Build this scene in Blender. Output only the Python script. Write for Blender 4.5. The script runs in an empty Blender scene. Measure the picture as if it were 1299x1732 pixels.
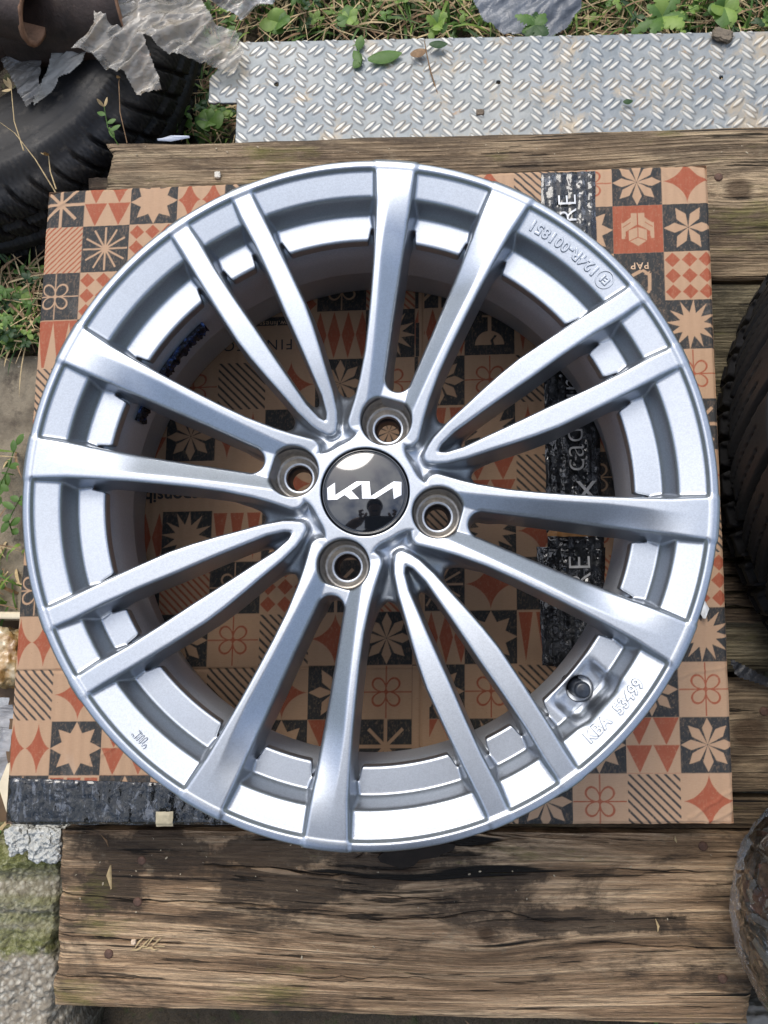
import bpy, bmesh, math, random
import numpy as np
from mathutils import Vector, Matrix, noise
import openvdb as vdb

# ------------------------------------------------------------------ camera, light
SC = bpy.context.scene
COL = SC.collection
F = 1300.0; CX, CY = 649.5, 866.0
CAM = (0.03625, -0.07634, 0.64381)
AX = Matrix(((0.998752, 0.006101, 0.049571), (0.0, 0.992511, -0.122155), (-0.049945, 0.122003, 0.991272)))

cam_data = bpy.data.cameras.new('camera')
cam_data.sensor_fit = 'VERTICAL'; cam_data.sensor_height = 36.0
cam_data.lens = 36.0 * F / 1732.0
cam_data.clip_start = 0.02; cam_data.clip_end = 500.0
cam = bpy.data.objects.new('camera', cam_data); COL.objects.link(cam)
cam.matrix_world = Matrix.Translation(CAM) @ AX.to_4x4()
SC.camera = cam

world = bpy.data.worlds.new('World'); SC.world = world; world.use_nodes = True
wn = world.node_tree.nodes; wl = world.node_tree.links
bg = wn['Background']; bg.inputs['Strength'].default_value = 0.15
sky = wn.new('ShaderNodeTexSky'); sky.sky_type = 'NISHITA'; sky.sun_disc = False
SUN_EL, SUN_AZ = math.radians(54), math.radians(-20)      # azimuth from +Y
sky.sun_elevation = SUN_EL; sky.sun_rotation = SUN_AZ
sky.dust_density = 2.0; sky.air_density = 1.0; sky.ozone_density = 1.0
tc = wn.new('ShaderNodeTexCoord')
nz = wn.new('ShaderNodeTexNoise'); nz.inputs['Scale'].default_value = 3.6; nz.inputs['Detail'].default_value = 7
nz.inputs['Roughness'].default_value = 0.55; nz.inputs['Distortion'].default_value = 0.3
rp = wn.new('ShaderNodeValToRGB'); rp.color_ramp.elements[0].position = 0.42; rp.color_ramp.elements[1].position = 0.58
mx = wn.new('ShaderNodeMix'); mx.data_type = 'RGBA'
mx.inputs['B'].default_value = (10.5, 10.6, 10.9, 1)        # bright thin overcast between blue patches
wl.new(tc.outputs['Generated'], nz.inputs['Vector']); wl.new(nz.outputs['Fac'], rp.inputs['Fac'])
sc_ = wn.new('ShaderNodeMath'); sc_.operation = 'MULTIPLY'; sc_.inputs[1].default_value = 0.75
wl.new(rp.outputs['Color'], sc_.inputs[0]); wl.new(sc_.outputs[0], mx.inputs['Factor'])

vd = wn.new('ShaderNodeVectorMath'); vd.operation = 'DOT_PRODUCT'; wl.new(tc.outputs['Generated'], vd.inputs[0])
vd.inputs[1].default_value = (math.sin(SUN_AZ) * math.cos(SUN_EL), math.cos(SUN_AZ) * math.cos(SUN_EL), math.sin(SUN_EL))
gr = wn.new('ShaderNodeValToRGB'); gr.color_ramp.elements[0].position = .25; gr.color_ramp.elements[0].color = (3.4, 3.7, 4.3, 1)
gr.color_ramp.elements[1].position = 1.0; gr.color_ramp.elements[1].color = (10.0, 9.95, 9.9, 1)
e_ = gr.color_ramp.elements.new(.72); e_.color = (6.6, 6.9, 7.5, 1)
wl.new(vd.outputs['Value'], gr.inputs['Fac']); wl.new(gr.outputs['Color'], mx.inputs['B'])   # thin cloud glows round the hidden sun
wl.new(sky.outputs['Color'], mx.inputs['A']); 
sx = wn.new('ShaderNodeSeparateXYZ'); wl.new(tc.outputs['Generated'], sx.inputs[0])
nz2 = wn.new('ShaderNodeTexNoise'); nz2.inputs['Scale'].default_value = 7; nz2.inputs['Detail'].default_value = 5
wl.new(tc.outputs['Generated'], nz2.inputs['Vector'])
hz = wn.new('ShaderNodeMath'); hz.operation = 'MULTIPLY_ADD'; hz.inputs[1].default_value = -.30
wl.new(nz2.outputs['Fac'], hz.inputs[0]); wl.new(sx.outputs['Z'], hz.inputs[2])
hr = wn.new('ShaderNodeValToRGB'); hr.color_ramp.elements[0].position = .20; hr.color_ramp.elements[1].position = .32
wl.new(hz.outputs[0], hr.inputs['Fac'])
mh = wn.new('ShaderNodeMix'); mh.data_type = 'RGBA'; mh.inputs['A'].default_value = (.45, .55, .32, 1)   # band of unseen trees and sheds round the yard, shaped to cut low light
wl.new(hr.outputs['Color'], mh.inputs['Factor']); wl.new(mx.outputs['Result'], mh.inputs['B'])
wl.new(mh.outputs['Result'], bg.inputs['Color'])

sun_data = bpy.data.lights.new('sun', 'SUN'); sun_data.energy = .9; sun_data.angle = math.radians(26)
sun_data.color = (1.0, 0.96, 0.90)
sun = bpy.data.objects.new('sun', sun_data); COL.objects.link(sun)
sd = Vector((math.sin(SUN_AZ) * math.cos(SUN_EL), math.cos(SUN_AZ) * math.cos(SUN_EL), math.sin(SUN_EL)))
sun.rotation_euler = sd.to_track_quat('Z', 'Y').to_euler()

SC.view_settings.view_transform = 'Standard'; SC.view_settings.look = 'None'
SC.view_settings.exposure = 1.05; SC.view_settings.gamma = 1.0; SC.view_settings.use_curve_mapping = False
SC.cycles.max_bounces = 8; SC.cycles.transparent_max_bounces = 16

# ------------------------------------------------------------------ helpers
def at(px, py, z=0.0):
    """photograph pixel -> world point at height z"""
    d = AX @ Vector(((px - CX) / F, -(py - CY) / F, -1.0))
    t = (CAM[2] - z) / -d.z
    return Vector(CAM) + d * t

def tag(o, label=None, cat=None, group=None, kind=None):
    if label: o['label'] = label
    if cat: o['category'] = cat
    if group: o['group'] = group
    if kind: o['kind'] = kind
    return o

def empty(name, loc=(0, 0, 0), rz=0.0):
    o = bpy.data.objects.new(name, None); COL.objects.link(o)
    o.location = loc; o.rotation_euler = (0, 0, rz); o.empty_display_size = 0.02
    return o

def link(name, me, mats=(), parent=None, smooth=False):
    o = bpy.data.objects.new(name, me); COL.objects.link(o)
    if not isinstance(mats, (list, tuple)): mats = [mats]
    for m in mats: me.materials.append(m)
    if parent is not None: o.parent = parent
    if smooth: me.shade_smooth()
    return o

def np_mesh(name, verts, faces, smooth=False):
    """fast mesh from numpy arrays; faces (n,3) or (n,4)"""
    me = bpy.data.meshes.new(name)
    verts = np.asarray(verts, dtype=np.float32); faces = np.asarray(faces, dtype=np.int32)
    n, k = faces.shape
    me.vertices.add(len(verts)); me.vertices.foreach_set('co', verts.ravel())
    me.loops.add(n * k); me.loops.foreach_set('vertex_index', faces.ravel())
    me.polygons.add(n); me.polygons.foreach_set('loop_start', np.arange(0, n * k, k, dtype=np.int32))
    me.polygons.foreach_set('loop_total', np.full(n, k, dtype=np.int32))
    if smooth: me.polygons.foreach_set('use_smooth', np.ones(n, dtype=bool))
    me.update(calc_edges=True); me.validate()
    return me

def grid_faces(nx, ny):
    """faces of an nx*ny vertex grid, index = i*ny+j"""
    i, j = np.meshgrid(np.arange(nx - 1), np.arange(ny - 1), indexing='ij')
    a = (i * ny + j).ravel()
    return np.stack([a, a + ny, a + ny + 1, a + 1], 1)

def lathe(name, prof, mat, parent=None, seg=160, closed=False, smooth=True, loc=(0, 0, 0)):
    """revolve (r,z) profile round z"""
    p = np.array(prof, dtype=float); n = len(p)
    th = np.linspace(0, 2 * np.pi, seg, endpoint=False)
    v = np.stack([np.outer(np.cos(th), p[:, 0]), np.outer(np.sin(th), p[:, 0]), np.tile(p[:, 1], (seg, 1))], -1).reshape(-1, 3)
    f = []
    for i in range(seg):
        i2 = (i + 1) % seg
        for j in range(n if closed else n - 1):
            j2 = (j + 1) % n
            f.append((i * n + j, i2 * n + j, i2 * n + j2, i * n + j2))
    me = np_mesh(name, v, np.array(f), smooth)
    o = link(name, me, mat, parent); o.location = loc
    return o

def round_prof(pts, r=0.001, n=4):
    """fillet the inner points of an open polyline profile"""
    out = [pts[0]]
    for a, b, c in zip(pts[:-2], pts[1:-1], pts[2:]):
        a, b, c = map(lambda q: np.array(q, float), (a, b, c))
        la, lc = np.linalg.norm(a - b), np.linalg.norm(c - b)
        rr = min(r, la * .45, lc * .45)
        p0, p1 = b + (a - b) / la * rr, b + (c - b) / lc * rr
        for k in range(n + 1):
            t = k / n
            out.append(tuple((1 - t) ** 2 * p0 + 2 * t * (1 - t) * b + t * t * p1))
    out.append(pts[-1]); return out

# --- vectorised value noise for numpy relief
def vnoise(x, y, seed=0):
    rs = np.random.RandomState(seed); T = rs.rand(256, 256).astype(np.float32)
    xi = np.floor(x).astype(int); yi = np.floor(y).astype(int)
    fx = x - xi; fy = y - yi
    fx = fx * fx * (3 - 2 * fx); fy = fy * fy * (3 - 2 * fy)
    g = lambda a, b: T[a & 255, b & 255]
    return (g(xi, yi) * (1 - fx) * (1 - fy) + g(xi + 1, yi) * fx * (1 - fy) + g(xi, yi + 1) * (1 - fx) * fy + g(xi + 1, yi + 1) * fx * fy)
def fbm(x, y, oct=4, seed=0, gain=.5):
    s = 0; a = 1; t = 0
    for k in range(oct):
        s = s + a * vnoise(x * 2 ** k + 17.3 * k, y * 2 ** k + 9.1 * k, seed + k); t += a; a *= gain
    return s / t
def sstep(a, b, x):
    t = np.clip((x - a) / (b - a), 0, 1); return t * t * (3 - 2 * t)

# --- node material helper
class NM:
    def __init__(s, name):
        s.m = bpy.data.materials.new(name); s.m.use_nodes = True
        s.nt = s.m.node_tree; s.n = s.nt.nodes; s.l = s.nt.links
        s.b = s.n['Principled BSDF']; s.out = s.n['Material Output']
    def node(s, t, ins=None, **kw):
        nd = s.n.new(t)
        for k, v in kw.items(): setattr(nd, k, v)
        for k, v in (ins or {}).items():
            if isinstance(v, bpy.types.NodeSocket): s.l.new(v, nd.inputs[k])
            else: nd.inputs[k].default_value = v
        return nd
    def set(s, **kw):
        for k, v in kw.items():
            k = k.replace('_', ' ')
            if isinstance(v, bpy.types.NodeSocket): s.l.new(v, s.b.inputs[k])
            else: s.b.inputs[k].default_value = v
        return s
    def coord(s, scale=(1, 1, 1), kind='Object', rot=(0, 0, 0), loc=(0, 0, 0)):
        t = s.node('ShaderNodeTexCoord')
        mp = s.node('ShaderNodeMapping', {'Vector': t.outputs[kind], 'Scale': scale, 'Rotation': rot, 'Location': loc})
        return mp.outputs[0]
    def noise(s, vec, scale=5, detail=4, rough=.5, dist=0):
        return s.node('ShaderNodeTexNoise', {'Vector': vec, 'Scale': scale, 'Detail': detail, 'Roughness': rough, 'Distortion': dist}).outputs['Fac']
    def voronoi(s, vec, scale=5, out='Distance', feature='F1'):
        return s.node('ShaderNodeTexVoronoi', {'Vector': vec, 'Scale': scale}, feature=feature).outputs[out]
    def ramp(s, fac, stops, interp='LINEAR'):
        r = s.node('ShaderNodeValToRGB', {'Fac': fac}); cr = r.color_ramp; cr.interpolation = interp
        while len(cr.elements) < len(stops): cr.elements.new(.5)
        for e, (p, c) in zip(cr.elements, stops):
            e.position = p; e.color = (c, c, c, 1) if isinstance(c, (int, float)) else (*c, 1)
        return r.outputs['Color']
    def mix(s, fac, a, b, mode='MIX'):
        nd = s.node('ShaderNodeMix', data_type='RGBA', blend_type=mode)
        for k, v in (('Factor', fac), ('A', a), ('B', b)):
            if isinstance(v, bpy.types.NodeSocket): s.l.new(v, nd.inputs[k])
            else: nd.inputs[k].default_value = v if k == 'Factor' else (*v, 1)
        return nd.outputs['Result']
    def math(s, op, a, b=0.5, c=None):
        nd = s.node('ShaderNodeMath', operation=op)
        for i, v in enumerate((a, b) if c is None else (a, b, c)):
            if isinstance(v, bpy.types.NodeSocket): s.l.new(v, nd.inputs[i])
            else: nd.inputs[i].default_value = v
        return nd.outputs[0]
    def bump(s, h, strength=.3, dist=.001, normal=None):
        ins = {'Height': h, 'Strength': strength, 'Distance': dist}
        if normal is not None: ins['Normal'] = normal
        return s.node('ShaderNodeBump', ins).outputs[0]

def flat_mat(name, col, rough=.6, metal=0.0, var=.25, scale=60, bump=.2, bd=.0006, spec=.5):
    M = NM(name); v = M.coord()
    n = M.noise(v, scale, 5, .6)
    c = M.ramp(n, [(.3, tuple(x * (1 - var) for x in col)), (.7, tuple(min(1, x * (1 + var)) for x in col))])
    M.set(Base_Color=c, Roughness=rough, Metallic=metal, Normal=M.bump(n, bump, bd)); M.b.inputs['Specular IOR Level'].default_value = spec
    return M.m

# ------------------------------------------------------------------ wheel materials
def silver_paint(name='silver_paint', base=(.37, .395, .43), rough=.34, coat=.35, dirt=True):
    M = NM(name); v = M.coord()
    fl = M.voronoi(v, 1500, 'Color')
    g = M.node('ShaderNodeSeparateColor', {'Color': fl}).outputs[0]
    col = M.mix(g, tuple(x * .92 for x in base), tuple(min(1, x * 1.08) for x in base))
    if dirt:
        geo = M.node('ShaderNodeNewGeometry')
        # road dust kept in the inner corners (pointiness) and a few faint patches
        pt = M.ramp(geo.outputs['Pointiness'], [(.43, 1.0), (.488, 0.0)])
        pn = M.ramp(M.noise(v, 38, 4, .6), [(.44, 0.0), (.62, 1.0)])
        col = M.mix(M.math('MULTIPLY', M.math('MULTIPLY', pt, pn), .85), col, (.16, .12, .08))
        sm = M.ramp(M.noise(v, 14, 5, .62), [(.45, 0.0), (.75, 1.0)])
        col = M.mix(M.math('MULTIPLY', sm, .10), col, (.30, .27, .22))
        rg = M.math('MULTIPLY_ADD', M.noise(v, 22, 5, .65), .10, rough - .05)
    else: rg = rough
    h = M.noise(v, 900, 2, .5)
    M.set(Base_Color=col, Metallic=.92, Roughness=rg, Normal=M.bump(h, .10, .0002), Coat_Weight=coat, Coat_Roughness=.14)
    M.l.new(M.bump(M.noise(v, 160, 2, .5), .05, .0002), M.b.inputs['Coat Normal'])
    return M.m
PAINT = silver_paint()
BARREL = silver_paint('barrel_paint', (.42, .45, .49), .40, .2)
BARREL.node_tree.nodes['Principled BSDF'].inputs['Metallic'].default_value = .55

# ------------------------------------------------------------------ the alloy wheel
H = 0.163                                   # front lip above the cardboard
BASE = math.radians(73.85)                  # axis of the first pair of wide spokes
WIDE = [(.044, .0170, .0078), (.058, .0160, .0084), (.07, .0160, .0086), (.09, .0182, .0080), (.11, .0212, .0081), (.13, .02435, .00865), (.15, .0275, .0095),
        (.17, .0311, .0104), (.19, .0345, .0117), (.2135, .0398, .0138), (.235, .0446, .0158)]
VEE = [(.0495, .0, .0047), (.0525, .0032, .0043), (.058, .0064, .0040), (.070, .0098, .0043), (.088, .0126, .0054), (.100, .0146, .0062),
       (.115, .0168, .0071), (.130, .0186, .0077), (.155, .0207, .0073), (.179, .0222, .0070), (.200, .0228, .0070), (.218, .0242, .0068), (.235, .0258, .0070)]
SLOT = .0795

def smin(a, b, k):
    h = np.clip(.5 + .5 * (b - a) / k, 0, 1); return b + (a - b) * h - k * h * (1 - h)
def smax(a, b, k): return -smin(-a, -b, k)
def poly_sdf(u, v, pts):
    d = np.full(u.shape, 1e3, np.float32)
    for (x0, y0, w0), (x1, y1, w1) in zip(pts[:-1], pts[1:]):
        dx, dy = x1 - x0, y1 - y0; L = dx * dx + dy * dy
        t = np.clip(((u - x0) * dx + (v - y0) * dy) / L, 0, 1)
        d = np.minimum(d, np.hypot(u - x0 - t * dx, v - y0 - t * dy) - (w0 + (w1 - w0) * t))
    return d

def quadrant_field(hs, valve=None):
    """signed field of a quarter of the wheel face; local frame: wide pair axis at 45 degrees, V axes on x and y"""
    n = int(.2235 / hs) + 4
    ax = (np.arange(n) - 2 + .5) * hs
    X, Y = np.meshgrid(ax, ax, indexing='ij')
    R = np.hypot(X, Y)
    Xa, Ya = np.abs(X), np.abs(Y)
    u = (Xa + Ya) / math.sqrt(2); v = np.abs(Ya - Xa) / math.sqrt(2)
    u2 = np.maximum(Xa, Ya); v2 = np.minimum(Xa, Ya)
    dW = poly_sdf(u, v, WIDE); dV = smin(poly_sdf(u2, v2, VEE), poly_sdf(u2, -v2, VEE), .002)
    Zs = -.020 * np.clip((.2207 - R) / .1757, 0, 1) ** 1.2 + .0006 - np.interp(R, [.2168, .219, .2207], [0, .0003, .0012])
    cu = np.interp(u, [.05, .065, .087, .107, .125, .15, .17, .22], [.0150, .0165, .0200, .0235, .0268, .0318, .035, .041])
    sl = .62 * (1 - sstep(.140, .206, u)) * sstep(.050, .064, u)
    dc = cu - v; dcs = .5 * (dc + np.sqrt(dc * dc + .0006 ** 2)) - .0001
    flo = np.interp(u, [.05, .079, .1, .115, .134, .153, .183, .22], [.0095, .0095, .0115, .0137, .0160, .0182, .0218, .0265])
    TW = Zs - sl * np.clip(np.minimum(dcs, cu - flo + .001), 0, None)
    TV = Zs - .0012 - .0015 * (1 - sstep(.045, .10, R))
    g = .05 + .20 * sstep(.172, .200, R)
    mid = np.interp(u, [p[0] for p in WIDE], [p[1] for p in WIDE])
    block = smax(smax(v - mid, u - SLOT, .002), -(np.hypot(u - SLOT, v) - .0085), .0015)
    dH = smin(R - .0360, smax(block, .03 - u, .004), .006)
    zF = -.0285 - .019 * sstep(.043, .079, R)
    dF = smin(R - .0715, np.minimum(dW, dV), .017)
    dF = smax(dF, R - .0880, .004)
    # slab stops at the pair slot
    dF = smax(dF, -(np.hypot(u - SLOT, v) - .0085), .002)
    rk = [.150, .1765, .1785, .1925, .1938, .1980, .1992, .2140, .2156, .2168, .2196, .2207, .24]
    hk = [-.0240, -.0240, -.0238, -.0222, -.0206, -.0084, -.0070, -.0030, -.0004, -.0000, -.0005, -.0010, -.0022]
    rr = np.linspace(.15, .24, 400); hh = np.interp(rr, rk, hk)
    ker = np.hanning(13); ker /= ker.sum(); hh2 = np.convolve(np.pad(hh, 6, mode='edge'), ker, 'valid')
    hR = np.interp(R, rr, hh2); sR = np.interp(R, rr, np.gradient(hh2, rr)); cR = 1 / np.sqrt(1 + sR ** 2)
    dS = np.minimum(dW, dV)
    slot = poly_sdf(u, v, [(SLOT, 0, .0085), (.1, 0, .0113), (.115, 0, .0134), (.134, 0, .0158), (.153, 0, .0181), (.183, 0, .0219), (.235, 0, .0286)])
    dP = smax(np.minimum(dW, np.maximum(v - mid, .03 - u)), -slot, .0008)
    dWH = smin(dP, R - .0360, .007)
    wgap = np.where(R < .1875, (.1875 - R) * .36, (.1875 - R) * 3)
    pocket = np.hypot(u - .050, v) - .0168
    flat_p = smax(pocket, u - .0645, .0015)
    bore = np.hypot(u - .050, v) - .0088
    NZ = int(.0725 / hs); zs = .0025 - np.arange(NZ) * hs
    A = np.empty((n, n, NZ), np.float32); own = None
    tb = np.interp(R, [.058, .085, .15, .20, .225], [.047, .041, .040, .034, .026])
    if valve:
        vr, va = valve; vx, vy = vr * math.cos(va), vr * math.sin(va)
        cr, cs = math.cos(va), math.sin(va)
        rad = X * cr + Y * cs; tan = -X * cs + Y * cr
        vpock = smax(np.abs(tan) - .0160, np.abs(rad - .1893) - .0093, .006)
        vhole = np.hypot(rad - .1868, tan) - .0082
    for k, z in enumerate(zs):
        dep = np.maximum(0, TW - z)
        w = smax(smax(dWH - g * dep, (z - TW) * .93, .0024), (TW - tb) - z, .003)
        depv = np.maximum(0, TV - z)
        vv = smax(smax(dV - g * depv, z - TV, .0024), (TV - tb) - z, .003)
        vv = smax(vv, .0440 - R, .001)
        fl = smax(smax(dF, (z - zF) * .85, .004), -.062 - z, .002)
        dl = dS - g * np.maximum(0, Zs - z)
        ring = smax((z - hR) * cR, .1755 - R, .0022)
        ring = smax(smax(ring, wgap - dl, .0012), -.033 - z, .002)
        ring = smax(ring, R - .2210, .0010)
        if valve:
            ring = smax(ring, -smax(vpock, -.0268 - z, .005), .006)
            ring = smax(ring, -vhole, .0008)
        sp = w
        core = smin(sp, fl, .0065)
        core = smin(core, vv, .0035)
        core = smax(core, R - .2210, .0010)
        f = smin(core, ring, .0022)
        f = smax(f, -smax(flat_p, -.0470 - z, .0015), .0016)
        f = smax(f, -bore, .001)
        f = smax(f, -smax(R - .0293, -.034 - z, .001), .0008)
        f = smax(f, -(R - .020), .001)
        A[:, :, k] = f
    aux = dict(ax=ax, zs=zs, dW=dW, dV=dV, R=R)
    return A, aux

def build_face(hs=.00055):
    res = []
    for valve in (None, 1):
        va = None
        if valve:                                 # the quadrant that holds the valve: found from its real position
            ang = math.radians(-42.8) - (BASE - math.pi / 4); ang %= math.pi / 2
            va = (.1871, ang)
        A, aux = quadrant_field(hs, va)
        grd = vdb.FloatGrid(1.0); grd.copyFromArray(A)
        P, Q = grd.convertToQuads(isovalue=0.0); Q = Q.astype(np.int64)
        # mirror: the array z index runs downwards, so flip the winding
        Q = Q[:, ::-1]
        # normals from the field gradient at the vertices
        n0, n1, n2 = A.shape
        def samp(p):
            q = np.clip(p, 0, [n0 - 1.001, n1 - 1.001, n2 - 1.001]); i = q.astype(int); f = (q - i).astype(np.float32)
            r = 0
            for a in (0, 1):
                for b in (0, 1):
                    for c in (0, 1):
                        wgt = (f[:, 0] if a else 1 - f[:, 0]) * (f[:, 1] if b else 1 - f[:, 1]) * (f[:, 2] if c else 1 - f[:, 2])
                        r = r + wgt * A[i[:, 0] + a, i[:, 1] + b, i[:, 2] + c]
            return r
        G = []
        for d in range(3):
            e = np.zeros(3); e[d] = .8
            G.append(samp(P + e) - samp(P - e))
        G = np.stack(G, 1); G[:, 2] *= -1
        G /= np.linalg.norm(G, axis=1, keepdims=True) + 1e-9
        V = np.empty_like(P); V[:, 0] = aux['ax'][0] + P[:, 0] * hs; V[:, 1] = aux['ax'][0] + P[:, 1] * hs; V[:, 2] = aux['zs'][0] - P[:, 2] * hs
        c = V[Q].mean(1)
        keep = (c[:, 0] > 0) & (c[:, 1] > 0) & (c[:, 2] > -.068 + .0)
        Q = Q[keep]; c = c[keep]
        ii = np.clip(((c[:, 0] - aux['ax'][0]) / hs).astype(int), 0, n0 - 1); jj = np.clip(((c[:, 1] - aux['ax'][0]) / hs).astype(int), 0, n1 - 1)
        dW, dV, R = aux['dW'][ii, jj], aux['dV'][ii, jj], np.hypot(c[:, 0], c[:, 1])
        drop = np.clip(-c[:, 2] * .22, 0, .009)
        cls = np.zeros(len(Q), int)               # 0 hub, 1 rim, 2.. spokes
        ringz = np.interp(R, [.1755, .1765, .2, .2207], [-.023, -.0235, -.007, -.001])
        m = np.minimum(dW, dV)
        spoke = (R > .060) & (m < np.where(R > .18, .0016 + .0 * drop, .0035))
        cls[R > .150] = 1
        steep = (R > .155) & (m < drop * 1.0 + .001) & (c[:, 2] > -.042)
        spoke |= steep & (m < .006)
        up = c[:, 1] > c[:, 0]
        cls[spoke & (dW <= dV) & ~up] = 2; cls[spoke & (dW <= dV) & up] = 3
        cls[spoke & (dV < dW) & ~up] = 4; cls[spoke & (dV < dW) & up] = 5
        cls[(R < .0785) & (c[:, 2] < -.022) & (cls != 0) & ~((dV < .001) & (R > .06))] = 0
        res.append((V, G, Q, cls))
    return res

wheel = empty('alloy_wheel', (-.0014, -.0010, -.0008)); wheel.scale = (1.0045, 1.0045, 1.0045)
tag(wheel, 'silver multi-spoke alloy wheel lying face up on the patterned cardboard', 'wheel')

def part_mesh(name, V, G, Q, rot, mat, parent, label=None):
    used, inv = np.unique(Q, return_inverse=True)
    v = V[used].astype(float); g = G[used]
    c, s = math.cos(rot), math.sin(rot)
    vv = np.stack([v[:, 0] * c - v[:, 1] * s, v[:, 0] * s + v[:, 1] * c, v[:, 2] + H], 1)
    gg = np.stack([g[:, 0] * c - g[:, 1] * s, g[:, 0] * s + g[:, 1] * c, g[:, 2]], 1)
    me = bpy.data.meshes.new(name)
    f = inv.reshape(-1, 4).astype(np.int32)
    me = np_mesh(name, vv, f, True)
    me.normals_split_custom_set_from_vertices(gg.astype(np.float32))
    return link(name, me, mat, parent)

import time
t0 = time.time()
FACE = build_face()
valve_q = int(((math.radians(-42.8) - (BASE - math.pi / 4)) % (2 * math.pi)) // (math.pi / 2))
hub_parts = {0: [], 1: []}
for k in range(4):
    V, G, Q, cls = FACE[1 if k == valve_q else 0]
    rot = BASE - math.pi / 4 + k * math.pi / 2
    for c in (2, 3):
        part_mesh('wide_spoke', V, G, Q[cls == c], rot, PAINT, wheel)
# narrow spokes: both halves sit whole inside a quadrant (their V straddles the seam)
    for c in (4, 5):
        part_mesh('narrow_spoke', V, G, Q[cls == c], rot, PAINT, wheel)
    for c in (0, 1):
        hub_parts[c].append((V, G, Q[cls == c], rot))
for c, nm in ((0, 'hub'), (1, 'rim')):
    VV, GG, QQ = [], [], []; off = 0
    for V, G, Q, rot in hub_parts[c]:
        used, inv = np.unique(Q, return_inverse=True); v = V[used]; g = G[used]
        cs, sn = math.cos(rot), math.sin(rot)
        VV.append(np.stack([v[:, 0] * cs - v[:, 1] * sn, v[:, 0] * sn + v[:, 1] * cs, v[:, 2] + H], 1))
        GG.append(np.stack([g[:, 0] * cs - g[:, 1] * sn, g[:, 0] * sn + g[:, 1] * cs, g[:, 2]], 1))
        QQ.append(inv.reshape(-1, 4) + off); off += len(used)
    me = np_mesh(nm, np.concatenate(VV), np.concatenate(QQ), True)
    me.normals_split_custom_set_from_vertices(np.concatenate(GG).astype(np.float32))
    link(nm, me, PAINT, wheel)
print('face', time.time() - t0, [len(f[2]) for f in FACE])

# barrel behind the face, closed shell
inner = [(.1830, -.0320), (.1790, -.044), (.1775, -.052), (.1765, -.080), (.1860, -.094), (.1945, -.148), (.1985, -.1605), (.2060, -.1628)]
outer = [(.2185, -.1610), (.2205, -.156), (.2165, -.1505), (.2030, -.146), (.2010, -.100), (.1830, -.088), (.1830, -.050), (.2010, -.040), (.2030, -.014), (.2185, -.0085), (.2185, -.0060), (.2050, -.0260), (.1950, -.0320)]
prof = round_prof(inner + outer, .004, 4)
lathe('barrel', [(r, z + H) for r, z in prof], BARREL, wheel, 256, closed=True)

# ------------------------------------------------------------------ cap, bolt seats, valve, markings
def poly_plate(name, loops, z0, z1, mat, parent, bevel=0.0):
    """extruded outline(s); loops are lists of (x,y)"""
    bm = bmesh.new()
    for lp in loops:
        vs = [bm.verts.new((x, y, z1)) for x, y in lp]
        f = bm.faces.new(vs)
        if f.normal.z < 0: f.normal_flip()
        r = bmesh.ops.extrude_face_region(bm, geom=[f])
        bmesh.ops.translate(bm, verts=[g for g in r['geom'] if isinstance(g, bmesh.types.BMVert)], vec=(0, 0, z0 - z1))
    bmesh.ops.recalc_face_normals(bm, faces=bm.faces)
    if bevel: bmesh.ops.bevel(bm, geom=[e for e in bm.edges if all(v.co.z > (z0 + z1) / 2 for v in e.verts)], offset=bevel, segments=2, affect='EDGES')
    bmesh.ops.triangulate(bm, faces=[f for f in bm.faces if len(f.verts) > 4])
    me = bpy.data.meshes.new(name); bm.to_mesh(me); bm.free()
    return link(name, me, mat, parent)

M = NM('cap_gloss_black')
M.set(Base_Color=(.006, .007, .009, 1), Roughness=.06, Coat_Weight=1.0, Coat_Roughness=.02)
CAPB = M.m
M = NM('emblem_chrome'); M.set(Base_Color=(.93, .93, .94, 1), Metallic=.55, Roughness=.28); CHROME = M.m
RAW = flat_mat('raw_seat_metal', (.40, .37, .33), .45, .8, .25, 300, .3, .0004)
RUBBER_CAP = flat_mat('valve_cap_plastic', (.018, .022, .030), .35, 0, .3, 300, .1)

capx, capy, capz = 0, 0, H - .0215
cap_o = lathe('center_cap', round_prof([(max(.0001, .0262 * k / 24), capz + .0030 - .0022 * (k / 24) ** 2) for k in range(25)] + [ (.0268, capz + .0002), (.0276, capz + .0010), (.0284, capz + .0008), (.0290, capz - .0015), (.0291, capz - .010)], .0006, 3), CAPB, wheel, 128)
def cpt(px, py):                             # emblem outline, read off an enlarged view of the cap
    return ((px - 655) / 605 * .0284, -(py - 640) / 605 * .0284)
lett = [[(125, 583), (233, 512), (238, 690), (540, 500), (722, 502), (738, 712), (1060, 500), (1165, 506), (1165, 690), (1060, 748), (1045, 588), (800, 745), (620, 742), (612, 532), (465, 628), (575, 745), (450, 748), (372, 686), (265, 752), (133, 752)]]
def dome(r): return capz + np.interp(r, np.linspace(0, .0262, 25), .0030 - .0022 * np.linspace(0, 1, 25) ** 2)
zb = [[cpt(x, y) for x, y in lp] for lp in lett]
em = poly_plate('emblem', zb, 0, .0006, CHROME, cap_o)
for v in em.data.vertices: v.co.z += dome(math.hypot(v.co.x, v.co.y)) - .0001
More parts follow.
